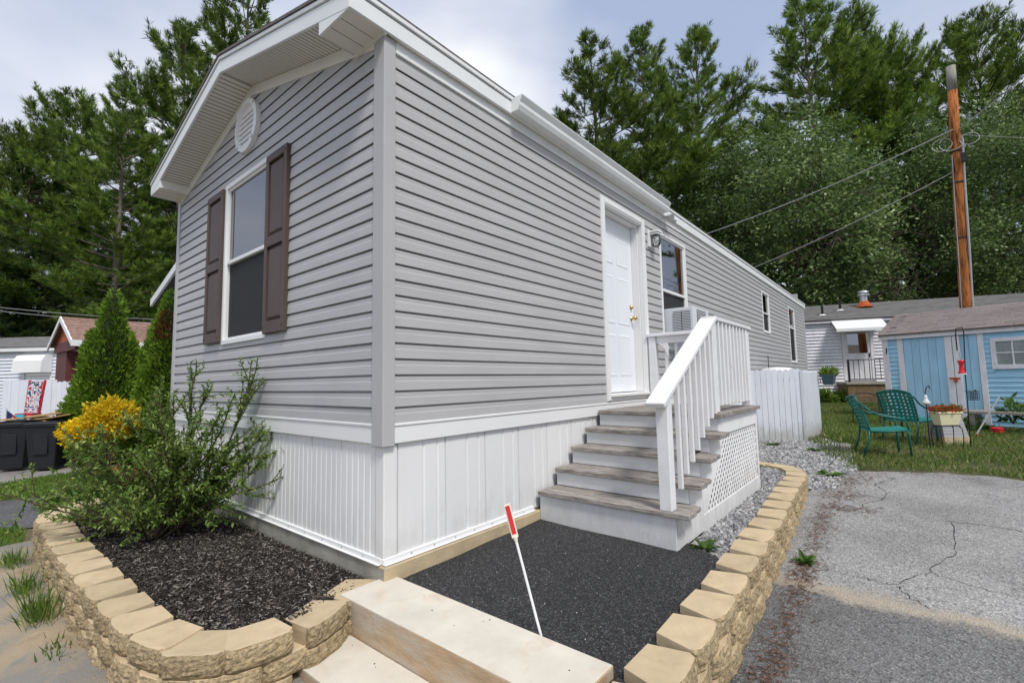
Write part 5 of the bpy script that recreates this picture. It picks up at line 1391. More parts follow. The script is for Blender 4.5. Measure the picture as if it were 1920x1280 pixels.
def weed(label, loc, rad, n, L_, mt='weed', flat=.5, group='weeds growing round the block walls'):
    t = thing('weed', label, 'weed', loc, 0, group); b = MB(); P, D = [], []
    for k in range(n):
        a = 6.283 * k / n + rng.normal(0, .2); e = rng.uniform(.15, 1.0) * (1 - flat) + .12
        d = np.array([math.cos(a) * math.cos(e), math.sin(a) * math.cos(e), math.sin(e)]); P.append(d * rad * rng.uniform(0, .3)); D.append(d)
    P, D = np.array(P), np.array(D); up = nrm(np.array([0, 0, 1.]) + rng.normal(0, .2, (n, 3))); up = nrm(up - D * (up * D).sum(1, keepdims=True))
    V = leaf6(P, D, up, L_ * rng.uniform(.5, 1.1, n), L_ * .30 * rng.uniform(.7, 1.2, n))
    o = link('leaves', np_mesh('leaves', V, 4, M[mt], np.repeat(rng.uniform(0, 1, n), 4)), t); o['kind'] = 'stuff'
weed('dandelion-like weed in the gravel beside the bottom porch step', (1.72, -1.33, -.115), .03, 26, .12, flat=.45)
weed('weed sprouting at the foot of the driveway side of the block wall', (2.55, -1.80, -.355), .03, 30, .12, flat=.1)
weed('tiny weed at the wall foot close to the concrete steps', (.62, -1.89, -.40), .03, 16, .07, flat=.2)
weed('weed in the gravel near the far end of the porch', (5.2, -.95, -.12), .03, 18, .10, flat=.4)
weed('low weed on the yard gravel by the driveway corner', (5.95, -1.62, -.27), .05, 40, .18, flat=.7)
weed('weed on the yard gravel below the white fence box', (7.9, -1.2, -.22), .05, 30, .16, flat=.5)
weed('second low weed near the white fence box corner', (8.2, -.5, -.21), .05, 30, .16, flat=.5)
def tuft(label, loc, n, L_):
    t = thing('grass_tuft', label, 'grass tuft', loc, 0, 'grass tufts along the curved wall')
    p = np.column_stack([rng.normal(0, .035, n), rng.normal(0, .10, n), np.zeros(n)]); d = nrm(np.column_stack([rng.normal(-.1, .35, n), rng.normal(0, .45, n), np.ones(n)]))
    o = link('blades', np_mesh('blades', blades(p, d, L_ * rng.uniform(.4, 1.1, n), .008 * rng.uniform(.6, 1.3, n)), 4, M['lushgrass'], rng.uniform(0, 1, n)), t); o['kind'] = 'stuff'
tuft('longest grass tuft at the outer foot of the curved block wall', (-1.29, 1.75, -.345), 150, .24)
tuft('grass tuft further back along the curved block wall foot', (-1.30, 2.4, -.35), 130, .20)
tuft('tiny grass tuft by the curved wall near the picture corner', (-1.28, 1.15, -.34), 45, .10)
tuft('grass tuft at the far bend of the curved block wall', (-1.30, 3.3, -.36), 110, .16)

# ------------------------------------------------------------------ white picket enclosure by the grey home
fb = thing('fence_box', 'white board fence enclosure standing against the grey home', 'fence', (8.66, -.12, -.21))
def fence_run(root, a, c_, n, z0, z1, mt, pointed=True, rails=True, thick=.018, gap=.006):
    a, c_ = Vector((*a, 0)) , Vector((*c_, 0)); d = (c_ - a); L_ = d.length; d.normalize(); nn = Vector((d.y, -d.x, 0))
    w_ = L_ / n
    for k in range(n):
        b = MB(); p = a + d * (k * w_ + gap / 2); q_ = a + d * ((k + 1) * w_ - gap / 2); top_ = z1 + random.uniform(-.008, .008); dp = w_ * .28 if pointed else 0
        pr_ = [(0, z0), (w_ - gap, z0), (w_ - gap, top_ - dp), (w_ - gap - dp, top_), (dp, top_), (0, top_ - dp)] if pointed else [(0, z0), (w_ - gap, z0), (w_ - gap, top_), (0, top_)]
        off = random.uniform(0, .004)
        P = [p + d * u + nn * off + Vector((0, 0, z)) for u, z in pr_]; Q = [v - nn * thick for v in P]
        m_ = len(P); b.v = [tuple(v) for v in P + Q]
        b.f = [tuple(range(m_)), tuple(m_ + i for i in reversed(range(m_)))] + [(i, m_ + i, m_ + (i + 1) % m_, (i + 1) % m_) for i in range(m_)]; b.mi = [0] * len(b.f)
        b.build('picket', mt, root)
    if rails:
        for zz in (z0 + (z1 - z0) * .18, z0 + (z1 - z0) * .85):
            b = MB(); b.bar(a - nn * (thick + .022) + Vector((0, 0, zz)), c_ - nn * (thick + .022) + Vector((0, 0, zz)), .035, .08); b.build('rail', mt, root)
fence_run(fb, (0.0, .05), (.285, -.81), 9, .02, 1.43, M['fencewhite'])
fence_run(fb, (.29, -.83), (1.95, -.90), 13, .02, 1.40, M['fencewhite'])
b = MB(); b.box(.262, .305, -.845, -.80, 0, 1.40); b.build('post', M['fencewhite'], fb)
pt = thing('propane_tank', 'white tank lid just showing over the fence enclosure', 'tank', (9.55, -.42, -.2))
b = MB(); b.lathe([(.30, 0), (.36, .05), (.36, 1.30), (.34, 1.40), (.25, 1.46), (.02, 1.48)], 24); b.build('body', M['white'], pt, smooth=True)
b = MB(); b.tube([(-.20, .12, 1.4), (-.20, .12, 1.72)], .008, 6); b.build('pipe', M['blackmetal'], pt)
# hanging planter on the fence corner
hp = thing('hanging_planter', 'blue grey trough planter with lime leaves hung on the fence enclosure', 'planter', (10.75, -1.20, .88))
b = MB(); P = [(-.20, -.09, 0), (.20, -.09, 0), (.20, .09, 0), (-.20, .09, 0), (-.26, -.12, .22), (.26, -.12, .22), (.26, .12, .22), (-.26, .12, .22)]; b.mesh8(P); b.build('trough', mat('slate_plastic', (.06, .10, .12), .5), hp, bevel=.01)
b = MB(); b.tube([(-.24, .10, .18), (-.24, .19, .20), (-.24, .19, .05)], .008, 6); b.tube([(.24, .10, .18), (.24, .19, .20), (.24, .19, .05)], .008, 6); b.build('bracket', M['blackmetal'], hp)
n = 420; p = np.column_stack([rng.uniform(-.24, .24, n), rng.uniform(-.1, .1, n), rng.uniform(.18, .26, n)]); d = nrm(np.column_stack([rng.normal(0, .6, n), rng.normal(0, .6, n), rng.uniform(.2, 1, n)]))
o = link('leaves', np_mesh('leaves', blades(p, d, rng.uniform(.08, .22, n), rng.uniform(.02, .05, n)), 4, M['lushgrass'], rng.uniform(.3, 1, n)), hp); o['kind'] = 'stuff'

# ------------------------------------------------------------------ blue shed
SHR = math.atan2(-.954, -.30)
shed = thing('blue_shed', 'weathered light blue shed with white trimmed double doors and shingle roof', 'shed', (13.33, -2.17, -.09), SHR)
b = MB(); b.box(0, 4.4, .022, 2.5, -.1, 2.12); b.prism([(.022, 2.121), (2.5, 2.121), (1.26, 2.70)], .02, 4.38, axis='x'); shw = b.build('wall', M['blue'], shed)
ex = .105
for k in range(20):
    z0 = .02 + k * ex; z1 = min(z0 + ex + .012, 2.11)
    for (a, c_) in ((.06, .25), (1.79, 4.34)):
        segs = [(a, c_)]
        if a > 1 and z1 > 1.27 and z0 < 1.88: segs = [(a, 1.92), (3.28, c_)]
        for (s0, s1) in segs:
            b = MB(); b.mesh8([(s0, -.010, z0), (s1, -.010, z0), (s1, .021, z0), (s0, .021, z0), (s0, .014, z1), (s1, .014, z1), (s1, .021, z1), (s0, .021, z1)]); b.build('clapboard', M['blue'], shw)
b = MB(); b.box(-.06, .065, -.022, .02, -.05, 2.10); b.build('corner_board', M['oldwhite'], shed, bevel=.004)
b = MB(); b.box(-.061, .0, .021, 2.5, -.05, 2.10); b.build('wall_end', M['blue'], shw)
b = MB(); b.box(.25, .365, -.022, .02, -.02, 2.03); b.build('door_casing', M['oldwhite'], shed, bevel=.004)
b = MB(); b.box(1.69, 1.79, -.022, .02, -.02, 2.03); b.build('door_casing', M['oldwhite'], shed, bevel=.004)
def shed_door(x0, x1, stile_right):
    dr = bpy.data.objects.new('door', None); col.objects.link(dr); dr.parent = shed
    sx0, sx1 = (x1 - .125, x1) if stile_right else (x0, x0 + .125)
    bx0, bx1 = (x0, sx0) if stile_right else (sx1, x1)
    n = max(2, int(round((bx1 - bx0) / .15))); w_ = (bx1 - bx0) / n
    for k in range(n):
        b = MB(); b.box(bx0 + k * w_ + .003, bx0 + (k + 1) * w_ - .003, -.008 + random.uniform(-.002, .002), .016, 0, 2.02); b.build('board', M['bluedoor'], dr)
    b = MB(); b.box(sx0, sx1, -.030, .016, 0, 2.02); b.build('stile', M['oldwhite'], dr, bevel=.004)
    return dr
d1 = shed_door(.37, 1.262, True); d2 = shed_door(1.275, 1.685, False)
b = MB(); b.box(1.17, 1.30, -.037, -.031, 1.03, 1.07); b.box(1.28, 1.36, -.037, -.031, 1.03, 1.07); b.box(1.25, 1.31, -.06, -.037, .97, 1.05); b.build('latch', M['rust'], d1)
b = MB(); b.tube([(1.58, -.012, .78), (1.58, -.02, .78)], .018, 8); b.build('knot', M['black'], d2)
b = MB(); b.tube([(.02, -.024, 1.68), (.03, -.024, 1.83)], .012, 6); b.build('thermometer', M['black'], shed)
# shed window with six panes
wn = bpy.data.objects.new('window', None); col.objects.link(wn); wn.parent = shed
b = MB(); b.box(1.89, 1.97, -.03, .02, 1.24, 1.91); b.box(3.23, 3.31, -.03, .02, 1.24, 1.91); b.box(1.97, 3.23, -.03, .02, 1.83, 1.91); b.box(1.97, 3.23, -.036, .02, 1.24, 1.33); b.build('frame', M['oldwhite'], wn, bevel=.004)
xs_ = np.linspace(1.97, 3.23, 6)
for k in range(5):
    for (za, zb) in ((1.33, 1.575), (1.60, 1.83)):
        b = MB(); b.box(xs_[k] + .014, xs_[k + 1] - .014, -.004, .0, za, zb); b.build('pane', M['shedglass'], wn)
b = MB()
for k in range(1, 5): b.box(xs_[k] - .014, xs_[k] + .014, -.018, .002, 1.33, 1.83)
b.box(1.97, 3.23, -.019, .001, 1.575, 1.60); b.build('muntins', M['oldwhite'], wn)
b = MB()
for k in range(28):
    x0 = 1.97 + k * .045; b.face([(x0, .012 + .006 * (k % 2), 1.33), (x0 + .045, .012 + .006 * ((k + 1) % 2), 1.33), (x0 + .045, .012 + .006 * ((k + 1) % 2), 1.83), (x0, .012 + .006 * (k % 2), 1.83)])
b.build('curtain', M['curtain'], wn)
b = MB(); b.box(-.10, 4.5, -.075, -.055, 2.03, 2.15); b.build('fascia_board', M['oldwhite'], shed, bevel=.004)
b = MB(); b.mesh8([(-.1, -.10, 2.115), (4.5, -.10, 2.115), (4.5, 1.26, 2.715), (-.1, 1.26, 2.715), (-.1, -.10, 2.15), (4.5, -.10, 2.15), (4.5, 1.26, 2.75), (-.1, 1.26, 2.75)])
b.mesh8([(-.1, 1.261, 2.715), (4.5, 1.261, 2.715), (4.5, 2.6, 2.12), (-.1, 2.6, 2.12), (-.1, 1.261, 2.75), (4.5, 1.261, 2.75), (4.5, 2.6, 2.155), (-.1, 2.6, 2.155)]); srf = b.build('roof', M['shedroof'], shed)
ang = math.atan2(.60, 1.36); rows = 11; exs = 1.48 / rows
b = MB(); b.mesh8([(0, 0, 0), (.297, 0, 0), (.297, exs + .02, 0), (0, exs + .02, 0), (0, 0, .013), (.297, 0, .013), (.297, exs + .02, .004), (0, exs + .02, .004)]); shme = b.mesh('shingle', M['shedroof'])
for r_ in range(rows):
    for k in range(16):
        x0 = -.12 + k * .30 - (.15 if r_ % 2 else 0) + random.uniform(-.01, .01)
        if x0 > 4.2 or x0 < -.28: continue
        o = link('shingle', shme, srf); t = r_ * exs
        o.location = (max(-.13, x0), -.11 + t * math.cos(ang), 2.149 + t * math.sin(ang)); o.rotation_euler = (ang, 0, 0)

# ------------------------------------------------------------------ far white house on the right
NBR = math.atan2(-.94, .34)
nb_ = thing('white_house', 'white clapboard house with grey shingle roof behind the blue shed', 'house', (19.87, .43, .08), NBR)
b = MB(); b.box(-.02, 9, .022, 4.5, -.3, 3.08); b.prism([(.022, 3.081), (4.5, 3.081), (2.3, 3.95)], 0, 9, axis='x'); hw_ = b.build('wall', M['oldwhite'], nb_)
for k in range(24):
    z0 = .12 + k * .126; z1 = z0 + .135
    for (a, c_) in ((-.02, 1.22), (2.24, 9)) if z0 < 2.55 else ((-.02, 9),):
        if z1 > 3.12: continue
        b = MB(); b.mesh8([(a, -.034, z0), (c_, -.034, z0), (c_, .021, z0), (a, .021, z0), (a, .010, z1), (c_, .010, z1), (c_, .021, z1), (a, .021, z1)]); b.build('siding_board', M['oldwhite'], hw_)
b = MB(); b.box(-.1, 9.1, -.14, -.115, 3.02, 3.12); b.build('fascia_board', M['oldwhite'], nb_)
b = MB(); b.mesh8([(-.15, -.16, 3.10), (9.1, -.16, 3.10), (9.1, 2.3, 3.97), (-.15, 2.3, 3.97), (-.15, -.16, 3.14), (9.1, -.16, 3.14), (9.1, 2.3, 4.02), (-.15, 2.3, 4.02)]); b.mesh8([(-.15, 2.301, 3.97), (9.1, 2.301, 3.97), (9.1, 4.7, 3.05), (-.15, 4.7, 3.05), (-.15, 2.301, 4.02), (9.1, 2.301, 4.02), (9.1, 4.7, 3.1), (-.15, 4.7, 3.1)])
nrf = b.build('roof', M['farroof'], nb_)
for k in range(16):                                                        # shingle courses
    t0, t1 = k / 16, (k + 1.1) / 16
    f0 = lambda t: (-.175 + 2.475 * t, 3.141 + .88 * t)
    (ya, za), (yb, zb) = f0(t0), f0(min(1, t1)); b = MB()
    b.mesh8([(-.16, ya, za), (9.1, ya, za), (9.1, yb, zb), (-.16, yb, zb), (-.16, ya, za + .018), (9.1, ya, za + .018), (9.1, yb, zb + .006), (-.16, yb, zb + .006)]); b.build('shingle_course', M['farroof'], nrf)
for x_, t in ((.80, .28), (1.60, .55)):
    y_, z_ = -.16 + 2.46 * t, 3.14 + .88 * t
    b = MB(); b.lathe([(.14, 0), (.10, .04), (.05, .06)], 10, (x_, y_, z_)); v = b.build('flashing', M['white'], nrf)
    b = MB(); b.tube([(x_, y_, z_), (x_, y_, z_ + .42)], .045, 8); b.build('vent_pipe', M['blackmetal'], nrf)
x_, y_, z_ = 2.55, 1.6, 3.74
b = MB(); b.lathe([(.32, 0), (.30, .06), (.20, .12), (.17, .26)], 16, (x_, y_, z_)); ch_ = b.build('chimney', M['rust'], nrf, smooth=True)
b = MB(); b.lathe([(.13, .26), (.13, .50), (.20, .50), (.20, .56), (.13, .56), (.13, .62), (.20, .62), (.18, .68), (.02, .72)], 16, (x_, y_, z_)); b.build('cap', M['steel'], ch_, smooth=False)
# door, awning, landing
dr = bpy.data.objects.new('door', None); col.objects.link(dr); dr.parent = nb_
b = MB(); b.box(1.23, 1.33, -.03, .02, .80, 2.72); b.box(2.14, 2.23, -.03, .02, .80, 2.72); b.box(1.33, 2.14, -.03, .02, 2.62, 2.72); b.build('door_frame', M['oldwhite'], dr)
b = MB(); b.box(1.335, 2.135, -.008, .02, .80, 1.82); b.box(1.335, 1.42, -.008, .02, 1.821, 2.61); b.box(2.05, 2.135, -.008, .02, 1.821, 2.61); b.build('door_leaf', M['oldwhite'], dr)
b = MB(); b.box(1.42, 2.05, -.002, .004, 1.82, 2.61); b.build('pane', M['glass'], dr)
b = MB(); b.box(1.42, 2.05, .006, .012, 1.82, 2.61); b.build('pane_backing', M['dark'], dr)
b = MB(); b.box(2.07, 2.10, -.05, -.008, 1.66, 1.82); b.build('handle', M['blackmetal'], dr)
aw = bpy.data.objects.new('awning', None); col.objects.link(aw); aw.parent = nb_
for k in range(3):
    ya, yb = -.72 + k * .235, -.72 + (k + 1) * .235 + .02; za, zb = 2.70 + k * .15, 2.70 + (k + 1) * .15
    b = MB(); b.mesh8([(.90, ya, za), (2.52, ya, za), (2.52, yb, zb), (.90, yb, zb), (.90, ya, za + .03), (2.52, ya, za + .03), (2.52, yb, zb + .03), (.90, yb, zb + .03)]); b.build('awning_slat', M['white'], aw)
b = MB(); b.box(.90, 2.52, -.73, -.72, 2.62, 2.73); b.build('valance', M['white'], aw)
ls = thing('landing', 'brown block landing with black railing at the white house door', 'steps', tuple(nb_.matrix_basis.translation) if False else (19.87, .43, .02), NBR)
b = MB(); b.box(1.0, 2.9, -1.15, -.03, -.2, .72); b.build('block_base', mat('brown_block', (.20, .135, .075), .9, .25, 8, .4, 30), ls)
b = MB(); b.box(.96, 2.94, -1.2, -.028, .721, .80); b.build('slab', M['concrete'], ls)
rl = bpy.data.objects.new('railing', None); col.objects.link(rl); rl.parent = ls
for x_ in (1.08, 2.2): b = MB(); b.box(x_ - .03, x_ + .03, -1.13, -1.07, .80, 1.62); b.build('post', M['blackmetal'], rl)
for z_ in (.90, 1.60): b = MB(); b.bar((1.08, -1.1, z_), (2.2, -1.1, z_), .03, .03); b.build('rail', M['blackmetal'], rl)
b = MB(); b.tube([(2.2, -1.1, 1.61), (2.5, -1.1, 1.58), (2.75, -1.1, 1.48)], .018, 6); b.build('rail', M['blackmetal'], rl)
for k in range(6): b = MB(); b.box(1.08 + .16 * (k + 1) - .009, 1.08 + .16 * (k + 1) + .009, -1.109, -1.091, .90, 1.60); b.build('baluster', M['blackmetal'], rl)
for x_ in (2.40, 2.62): b = MB(); b.box(x_ - .009, x_ + .009, -1.109, -1.091, .80, 1.55); b.build('baluster', M['blackmetal'], rl)
for (x_, y_, lb_) in ((19.2, -.2, 'leafy plant below the hanging planter by the white house'), (19.5, -.75, 'leafy plant against the corner of the brown landing')): mound('hosta', lb_, 'plant', (x_, y_, .05), .32, .35, 350, 'lushgrass', int(x_ * 10), .2, 'leafy plants by the landing')

# ------------------------------------------------------------------ patio chairs
def chair(name, label, loc, rz):
    """local: +x right of sitter, sitter faces -y; origin on the ground"""
    t = thing(name, label, 'chair', loc, rz, 'green patio chairs on the lawn')
    hw = .28
    for s in (-1, 1):
        b = MB(); b.tube([(s * hw, -.26, 0), (s * hw, -.25, .36), (s * hw, -.24, .42)], .016, 8); b.build('leg', M['teal'], t, smooth=True)
        b = MB(); b.tube([(s * hw, .36, 0), (s * hw, .27, .25), (s * hw, .25, .42)], .016, 8); b.build('leg', M['teal'], t, smooth=True)
        b = MB(); b.tube([(s * (hw + .02), .36, .86), (s * (hw + .03), .22, .72), (s * (hw + .03), .08, .65), (s * (hw + .03), -.10, .625), (s * (hw + .02), -.20, .60), (s * hw, -.245, .52), (s * hw, -.25, .40)], .014, 8); b.build('armrest', M['teal'], t, smooth=True)
    # curved back in woven straps
    def bk(u, v):
        z = .40 + .52 * v; y = .245 + .16 * v ** 1.5 - .04 * math.cos(u * math.pi / (2 * hw)) * 1.0; return (u, y, z + .05 * math.cos(u * math.pi / (2 * hw)) * v)
    fr = MB(); 
    fr.tube([bk(-hw, v) for v in np.linspace(0, 1, 8)] + [bk(u, 1) for u in np.linspace(-hw, hw, 9)[1:-1]] + [bk(hw, v) for v in np.linspace(1, 0, 8)], .016, 8); bf = fr.build('back_frame', M['teal'], t, smooth=True)
    for k in range(7):
        u = -hw + (k + .75) * 2 * hw / 7.5; b = MB()
        pts = [bk(u, v) for v in np.linspace(0, 1, 8)]
        for (p, q_) in zip(pts[:-1], pts[1:]): b.bar(p, q_, .042, .004, (0, -1, .2))
        b.build('strap', M['tealsling'], bf)
    for k in range(9):
        v = (k + .6) / 9.2; b = MB(); pts = [bk(u, v) for u in np.linspace(-hw, hw, 7)]
        for (p, q_) in zip(pts[:-1], pts[1:]): b.bar((p[0], p[1] - .005, p[2]), (q_[0], q_[1] - .005, q_[2]), .036, .004, (0, -1, .2))
        b.build('strap', M['tealsling'], bf)
    b = MB()
    for s in (-1, 1): b.tube([(s * hw, -.27, .43), (s * hw, 0, .405), (s * hw, .25, .40)], .016, 8)
    b.tube([(-hw, -.27, .43), (hw, -.27, .43)], .016, 8); b.build('seat_frame', M['teal'], t, smooth=True)
    b = MB()
    ys = np.linspace(-.275, .25, 9); zz = [.452, .448, .436, .43, .425, .421, .418, .416, .415]
    for k in range(8): b.mesh8([(-hw - .01, ys[k], zz[k] - .02), (hw + .01, ys[k], zz[k] - .02), (hw + .01, ys[k + 1], zz[k + 1] - .02), (-hw - .01, ys[k + 1], zz[k + 1] - .02), (-hw - .01, ys[k], zz[k]), (hw + .01, ys[k], zz[k]), (hw + .01, ys[k + 1], zz[k + 1]), (-hw - .01, ys[k + 1], zz[k + 1])])
    b.build('seat', M['tealsling'], t, smooth=False)
    return t
chair('patio_chair', 'nearer green metal patio chair seen side on beside the gravel', (8.05, -2.16, float(zg(8, -2))), .28)
chair('patio_chair', 'further green metal patio chair showing its woven back', (9.75, -2.50, float(zg(9.7, -2))), 1.05)
dk = thing('wire_bench', 'low dark wire bench half hidden behind the nearer green chair', 'bench', (11.5, -1.85, float(zg(11.5, -1.8))), -.9)
for s in (-.3, .3): b = MB(); b.tube([(s, -.15, 0), (s, -.15, .38), (s, .12, .40), (s, .16, .74)], .012, 6); b.tube([(s, .15, 0), (s, .12, .40)], .012, 6); b.build('side_frame', M['darkbrown'], dk)
b = MB(); b.tube([(-.3, .16, .74), (-.1, .17, .80), (.1, .17, .80), (.3, .16, .74)], .012, 6)
for k in range(5): b.tube([(-.3, .13 + .01 * k, .46 + .06 * k), (.3, .13 + .01 * k, .46 + .06 * k)], .006, 5)
b.build('backrest', M['darkbrown'], dk)
b = MB(); b.box(-.3, .3, -.16, .13, .385, .40); b.build('seat', M['darkbrown'], dk)

# grey ramp-like box, planter on its iron stand, hooks
gb = thing('grey_stand', 'tapering grey boarded stand behind the cream flower planter', 'stand', (10.05, -3.02, float(zg(10, -3))), -.85); gb.scale = (.66, .66, .92)
b = MB(); b.mesh8([(-.34, -.25, .12), (.34, -.25, .12), (.34, .25, .12), (-.34, .25, .12), (-.27, -.10, .66), (.27, -.10, .66), (.27, .2, .66), (-.27, .2, .66)]); gbb = b.build('body', M['greyboard'], gb)
for k in range(9):
    t0, t1 = k / 9, (k + 1) / 9
    w0, w1 = .345 - .07 * t0, .345 - .07 * t1; y0, y1 = -.262 + .15 * t0, -.262 + .15 * t1; z0, z1 = .12 + .54 * t0, .12 + .54 * t1 - .004
    b = MB(); b.mesh8([(-w0, y0, z0), (w0, y0, z0), (w0, y0 + .03, z0), (-w0, y0 + .03, z0), (-w1, y1 + .006, z1), (w1, y1 + .006, z1), (w1, y1 + .03, z1), (-w1, y1 + .03, z1)]); b.build('board', M['greyboard'], gbb)
b = MB(); b.box(-.36, .36, -.28, .27, -.05, .118); b.build('plinth', M['tanconc'], gb)
fp = thing('flower_planter', 'cream trough of red and pink flowers on a black iron stand', 'planter', (9.22, -2.98, float(zg(9.2, -3))), -.85); fp.scale = (.78, .8, .95)
for s in (-1, 1):
    for f_ in (-1, 1): b = MB(); b.tube([(s * .20, f_ * .08, .40), (s * .245, f_ * .10, .34), (s * .25, f_ * .11, .2), (s * .215, f_ * .10, .0)], .009, 6); b.build('stand_leg', M['blackmetal'], fp)
b = MB(); b.box(-.22, .22, -.09, .09, .395, .41); b.build('stand_top', M['blackmetal'], fp)
b = MB(); b.mesh8([(-.20, -.085, .412), (.20, -.085, .412), (.20, .085, .412), (-.20, .085, .412), (-.255, -.12, .62), (.255, -.12, .62), (.255, .12, .62), (-.255, .12, .62)]); b.box(-.275, .275, -.135, .135, .621, .655); b.build('trough', M['creampot'], fp, bevel=.008)
n = 700; p = np.column_stack([rng.uniform(-.29, .29, n), rng.uniform(-.15, .15, n), rng.uniform(.64, .74, n)]); d = nrm(rng.normal(0, 1, (n, 3)) + np.array([0, -.2, .8])); fl_ = rng.uniform(0, 1, n) < .55
o = link('flowers', np_mesh('flowers', blades(p, d, rng.uniform(.03, .07, n), rng.uniform(.025, .05, n))[np.repeat(fl_, 4)], 4, M['flower'], rng.uniform(0, 1, n)[fl_] ** 1.6), fp); o['kind'] = 'stuff'
o = link('leaves', np_mesh('leaves', blades(p, d, rng.uniform(.03, .09, n), rng.uniform(.02, .04, n))[np.repeat(~fl_, 4)], 4, M['lushgrass'], rng.uniform(0, .6, n)[~fl_]), fp); o['kind'] = 'stuff'
hk = thing('shepherd_hook', 'short black garden hook with a glass lantern between chair and planter', 'garden hook', (9.02, -2.74, float(zg(9, -2.7))))
b = MB(); b.tube([(0, 0, -.1), (0, 0, .95), (.03, -.02, 1.04), (.07, -.05, 1.07), (.10, -.07, 1.02)], .009, 6); b.build('rod', M['blackmetal'], hk)
b = MB(); b.lathe([(.02, 0), (.062, .03), (.062, .045), (.035, .09), (.022, .12), (.026, .15), (.009, .18)], 12, (.0, .0, .74)); b.build('lantern', mat('frosted_glass', (.66, .68, .68), .25, .05), hk, smooth=True)
h2 = thing('shepherd_hook', 'tall thin black garden hook in front of the shed doors', 'garden hook', (9.33, -3.26, float(zg(9.3, -3.2))))
b = MB(); b.tube([(0, 0, -.1), (-.02, -.02, 1.2), (-.05, -.05, 1.98), (-.04, -.04, 2.04), (.0, .04, 2.03), (.0, .05, 1.9), (-.01, .05, 1.65)], .009, 6); b.build('rod', M['blackmetal'], h2)
fd = thing('bird_feeder', 'red hourglass hummingbird feeder hung on the tall hook', 'bird feeder', (9.29, -3.24, 1.07)); fd.scale = (.62, .62, .75)
b = MB(); b.lathe([(.055, .0), (.085, .01), (.085, .03), (.06, .05), (.055, .12), (.045, .17), (.055, .22), (.075, .27), (.075, .30), (.02, .31)], 16); b.build('bottle', M['redglass'], fd, smooth=True)
b = MB(); b.lathe([(.10, -.015), (.10, 0), (.06, .008)], 16); b.build('tray', M['white'], fd)
b = MB(); b.tube([(0, 0, .31), (.02, .02, .50)], .004, 5); b.build('cord', M['blackmetal'], fd)
sc_ = thing('suet_cage', 'small black wire cage hung on the tall garden hook', 'bird feeder', (9.35, -3.36, .70))
b = MB()
for k in range(6):
    for y_ in (-.02, .02): b.tube([(-.075 + .03 * k, y_, -.075), (-.075 + .03 * k, y_, .075)], .004, 4); b.tube([(-.075, y_, -.075 + .03 * k), (.075, y_, -.075 + .03 * k)], .004, 4)
b.tube([(-.075, 0, .06), (-.12, .03, .08)], .004, 4)
o = b.build('cage', M['blackmetal'], sc_); o.rotation_euler = (0, 0, -.85)
# raised plank bed by the shed with a leaning rake
bn = thing('plank_bench', 'low grey plank bench against the blue shed at the right edge', 'bench', (11.95, -4.15, float(zg(12, -4))), SHR)
for k in range(4): b = MB(); b.box(-.75, 1.2, -.32 + k * .15, -.19 + k * .15, .36 + random.uniform(-.004, .004), .41); b.build('plank', M['wood'], bn)
for x_ in (-.6, 1.0): b = MB(); b.box(x_ - .05, x_ + .05, -.28, .22, -.1, .358); b.build('leg', M['wood'], bn)
rk = thing('garden_rake', 'grey handled rake leaning by the plank bench', 'rake', (11.1, -3.48, float(zg(11, -3.4))))
b = MB(); b.tube([(0, 0, .03), (.35, -.42, .78)], .014, 6); b.build('handle', M['greyboard'], rk)
b = MB(); b.box(-.15, .12, -.03, .0, .0, .05); b.build('head', M['rust'], rk)
mound('foliage_plant', 'leafy green plant behind the plank bench', 'plant', (12.0, -4.1, .1), .22, .42, 130, 'weed', 77, .12)
mound('foliage_plant', 'green weeds at the foot of the shed doors', 'plant', (12.0, -3.4, -.12), .30, .25, 400, 'weed', 78, .10)
rp_ = thing('red_pot', 'red plastic pot lying under the plank bench', 'pot', (11.55, -3.82, float(zg(11.5, -3.8)) + .02), .5)
b = MB(); b.lathe([(.06, 0), (.09, .02), (.10, .10), (.07, .12), (.02, .12)], 12); b.build('pot', M['redpaint'], rp_)

# ------------------------------------------------------------------ utility pole and overhead wires
up_ = thing('utility_pole', 'leaning orange brown wooden utility pole with grey top behind the shed', 'utility pole', (17.05, -4.0, -.05))
b = MB(); pts = [(.06, .02, -.5), (.02, .01, 1.5), (-.05, 0, 3.0), (-.20, -.03, 4.5), (-.33, -.06, 6.2), (-.50, -.10, 8.0), (-.64, -.12, 9.25)]
def pole_at(z): a = np.array(pts); return Vector((np.interp(z, a[:, 2], a[:, 0]), np.interp(z, a[:, 2], a[:, 1]), z))
b.tube(pts, [.15, .147, .143, .137, .128, .118, .112], 14); b.build('shaft', M['pole'], up_, smooth=True)
b = MB(); b.tube([pts[-1], (-.70, -.13, 9.95)], [.112, .106], 14); b.build('top', M['poletop'], up_, smooth=True)
b = MB(); b.tube([tuple(pole_at(z) + Vector((-.08, -.135, 0)) + Vector((.02 * math.sin(z * 2.1), 0, 0))) for z in np.arange(2.2, 8.0, .4)], .028, 8); b.build('conduit', M['wire'], up_)
b = MB(); b.tube([tuple(pole_at(z) + Vector((-.11, .10, 0))) for z in np.arange(2.2, 7.6, .4)], .012, 6); b.build('ground_wire', M['wire'], up_)
for z in (5.0, 6.6, 7.5): 
    b = MB(); c_ = pole_at(z); b.lathe([(.142, -.02), (.142, .02)], 12, tuple(c_)); b.build('band', M['blackmetal'], up_)
b = MB(); c_ = pole_at(7.75)
for (dx, dy, rr) in ((-.1, .3, .22), (-.1, -.28, .20), (-.1, .10, .26)):
    b.tube([tuple(c_ + Vector((dx + .1 * math.sin(a), dy + rr * math.cos(a), rr * math.sin(a)))) for a in np.linspace(.3, 6.3, 18)], .009, 5)
b.build('wire_loop', M['wire'], up_)
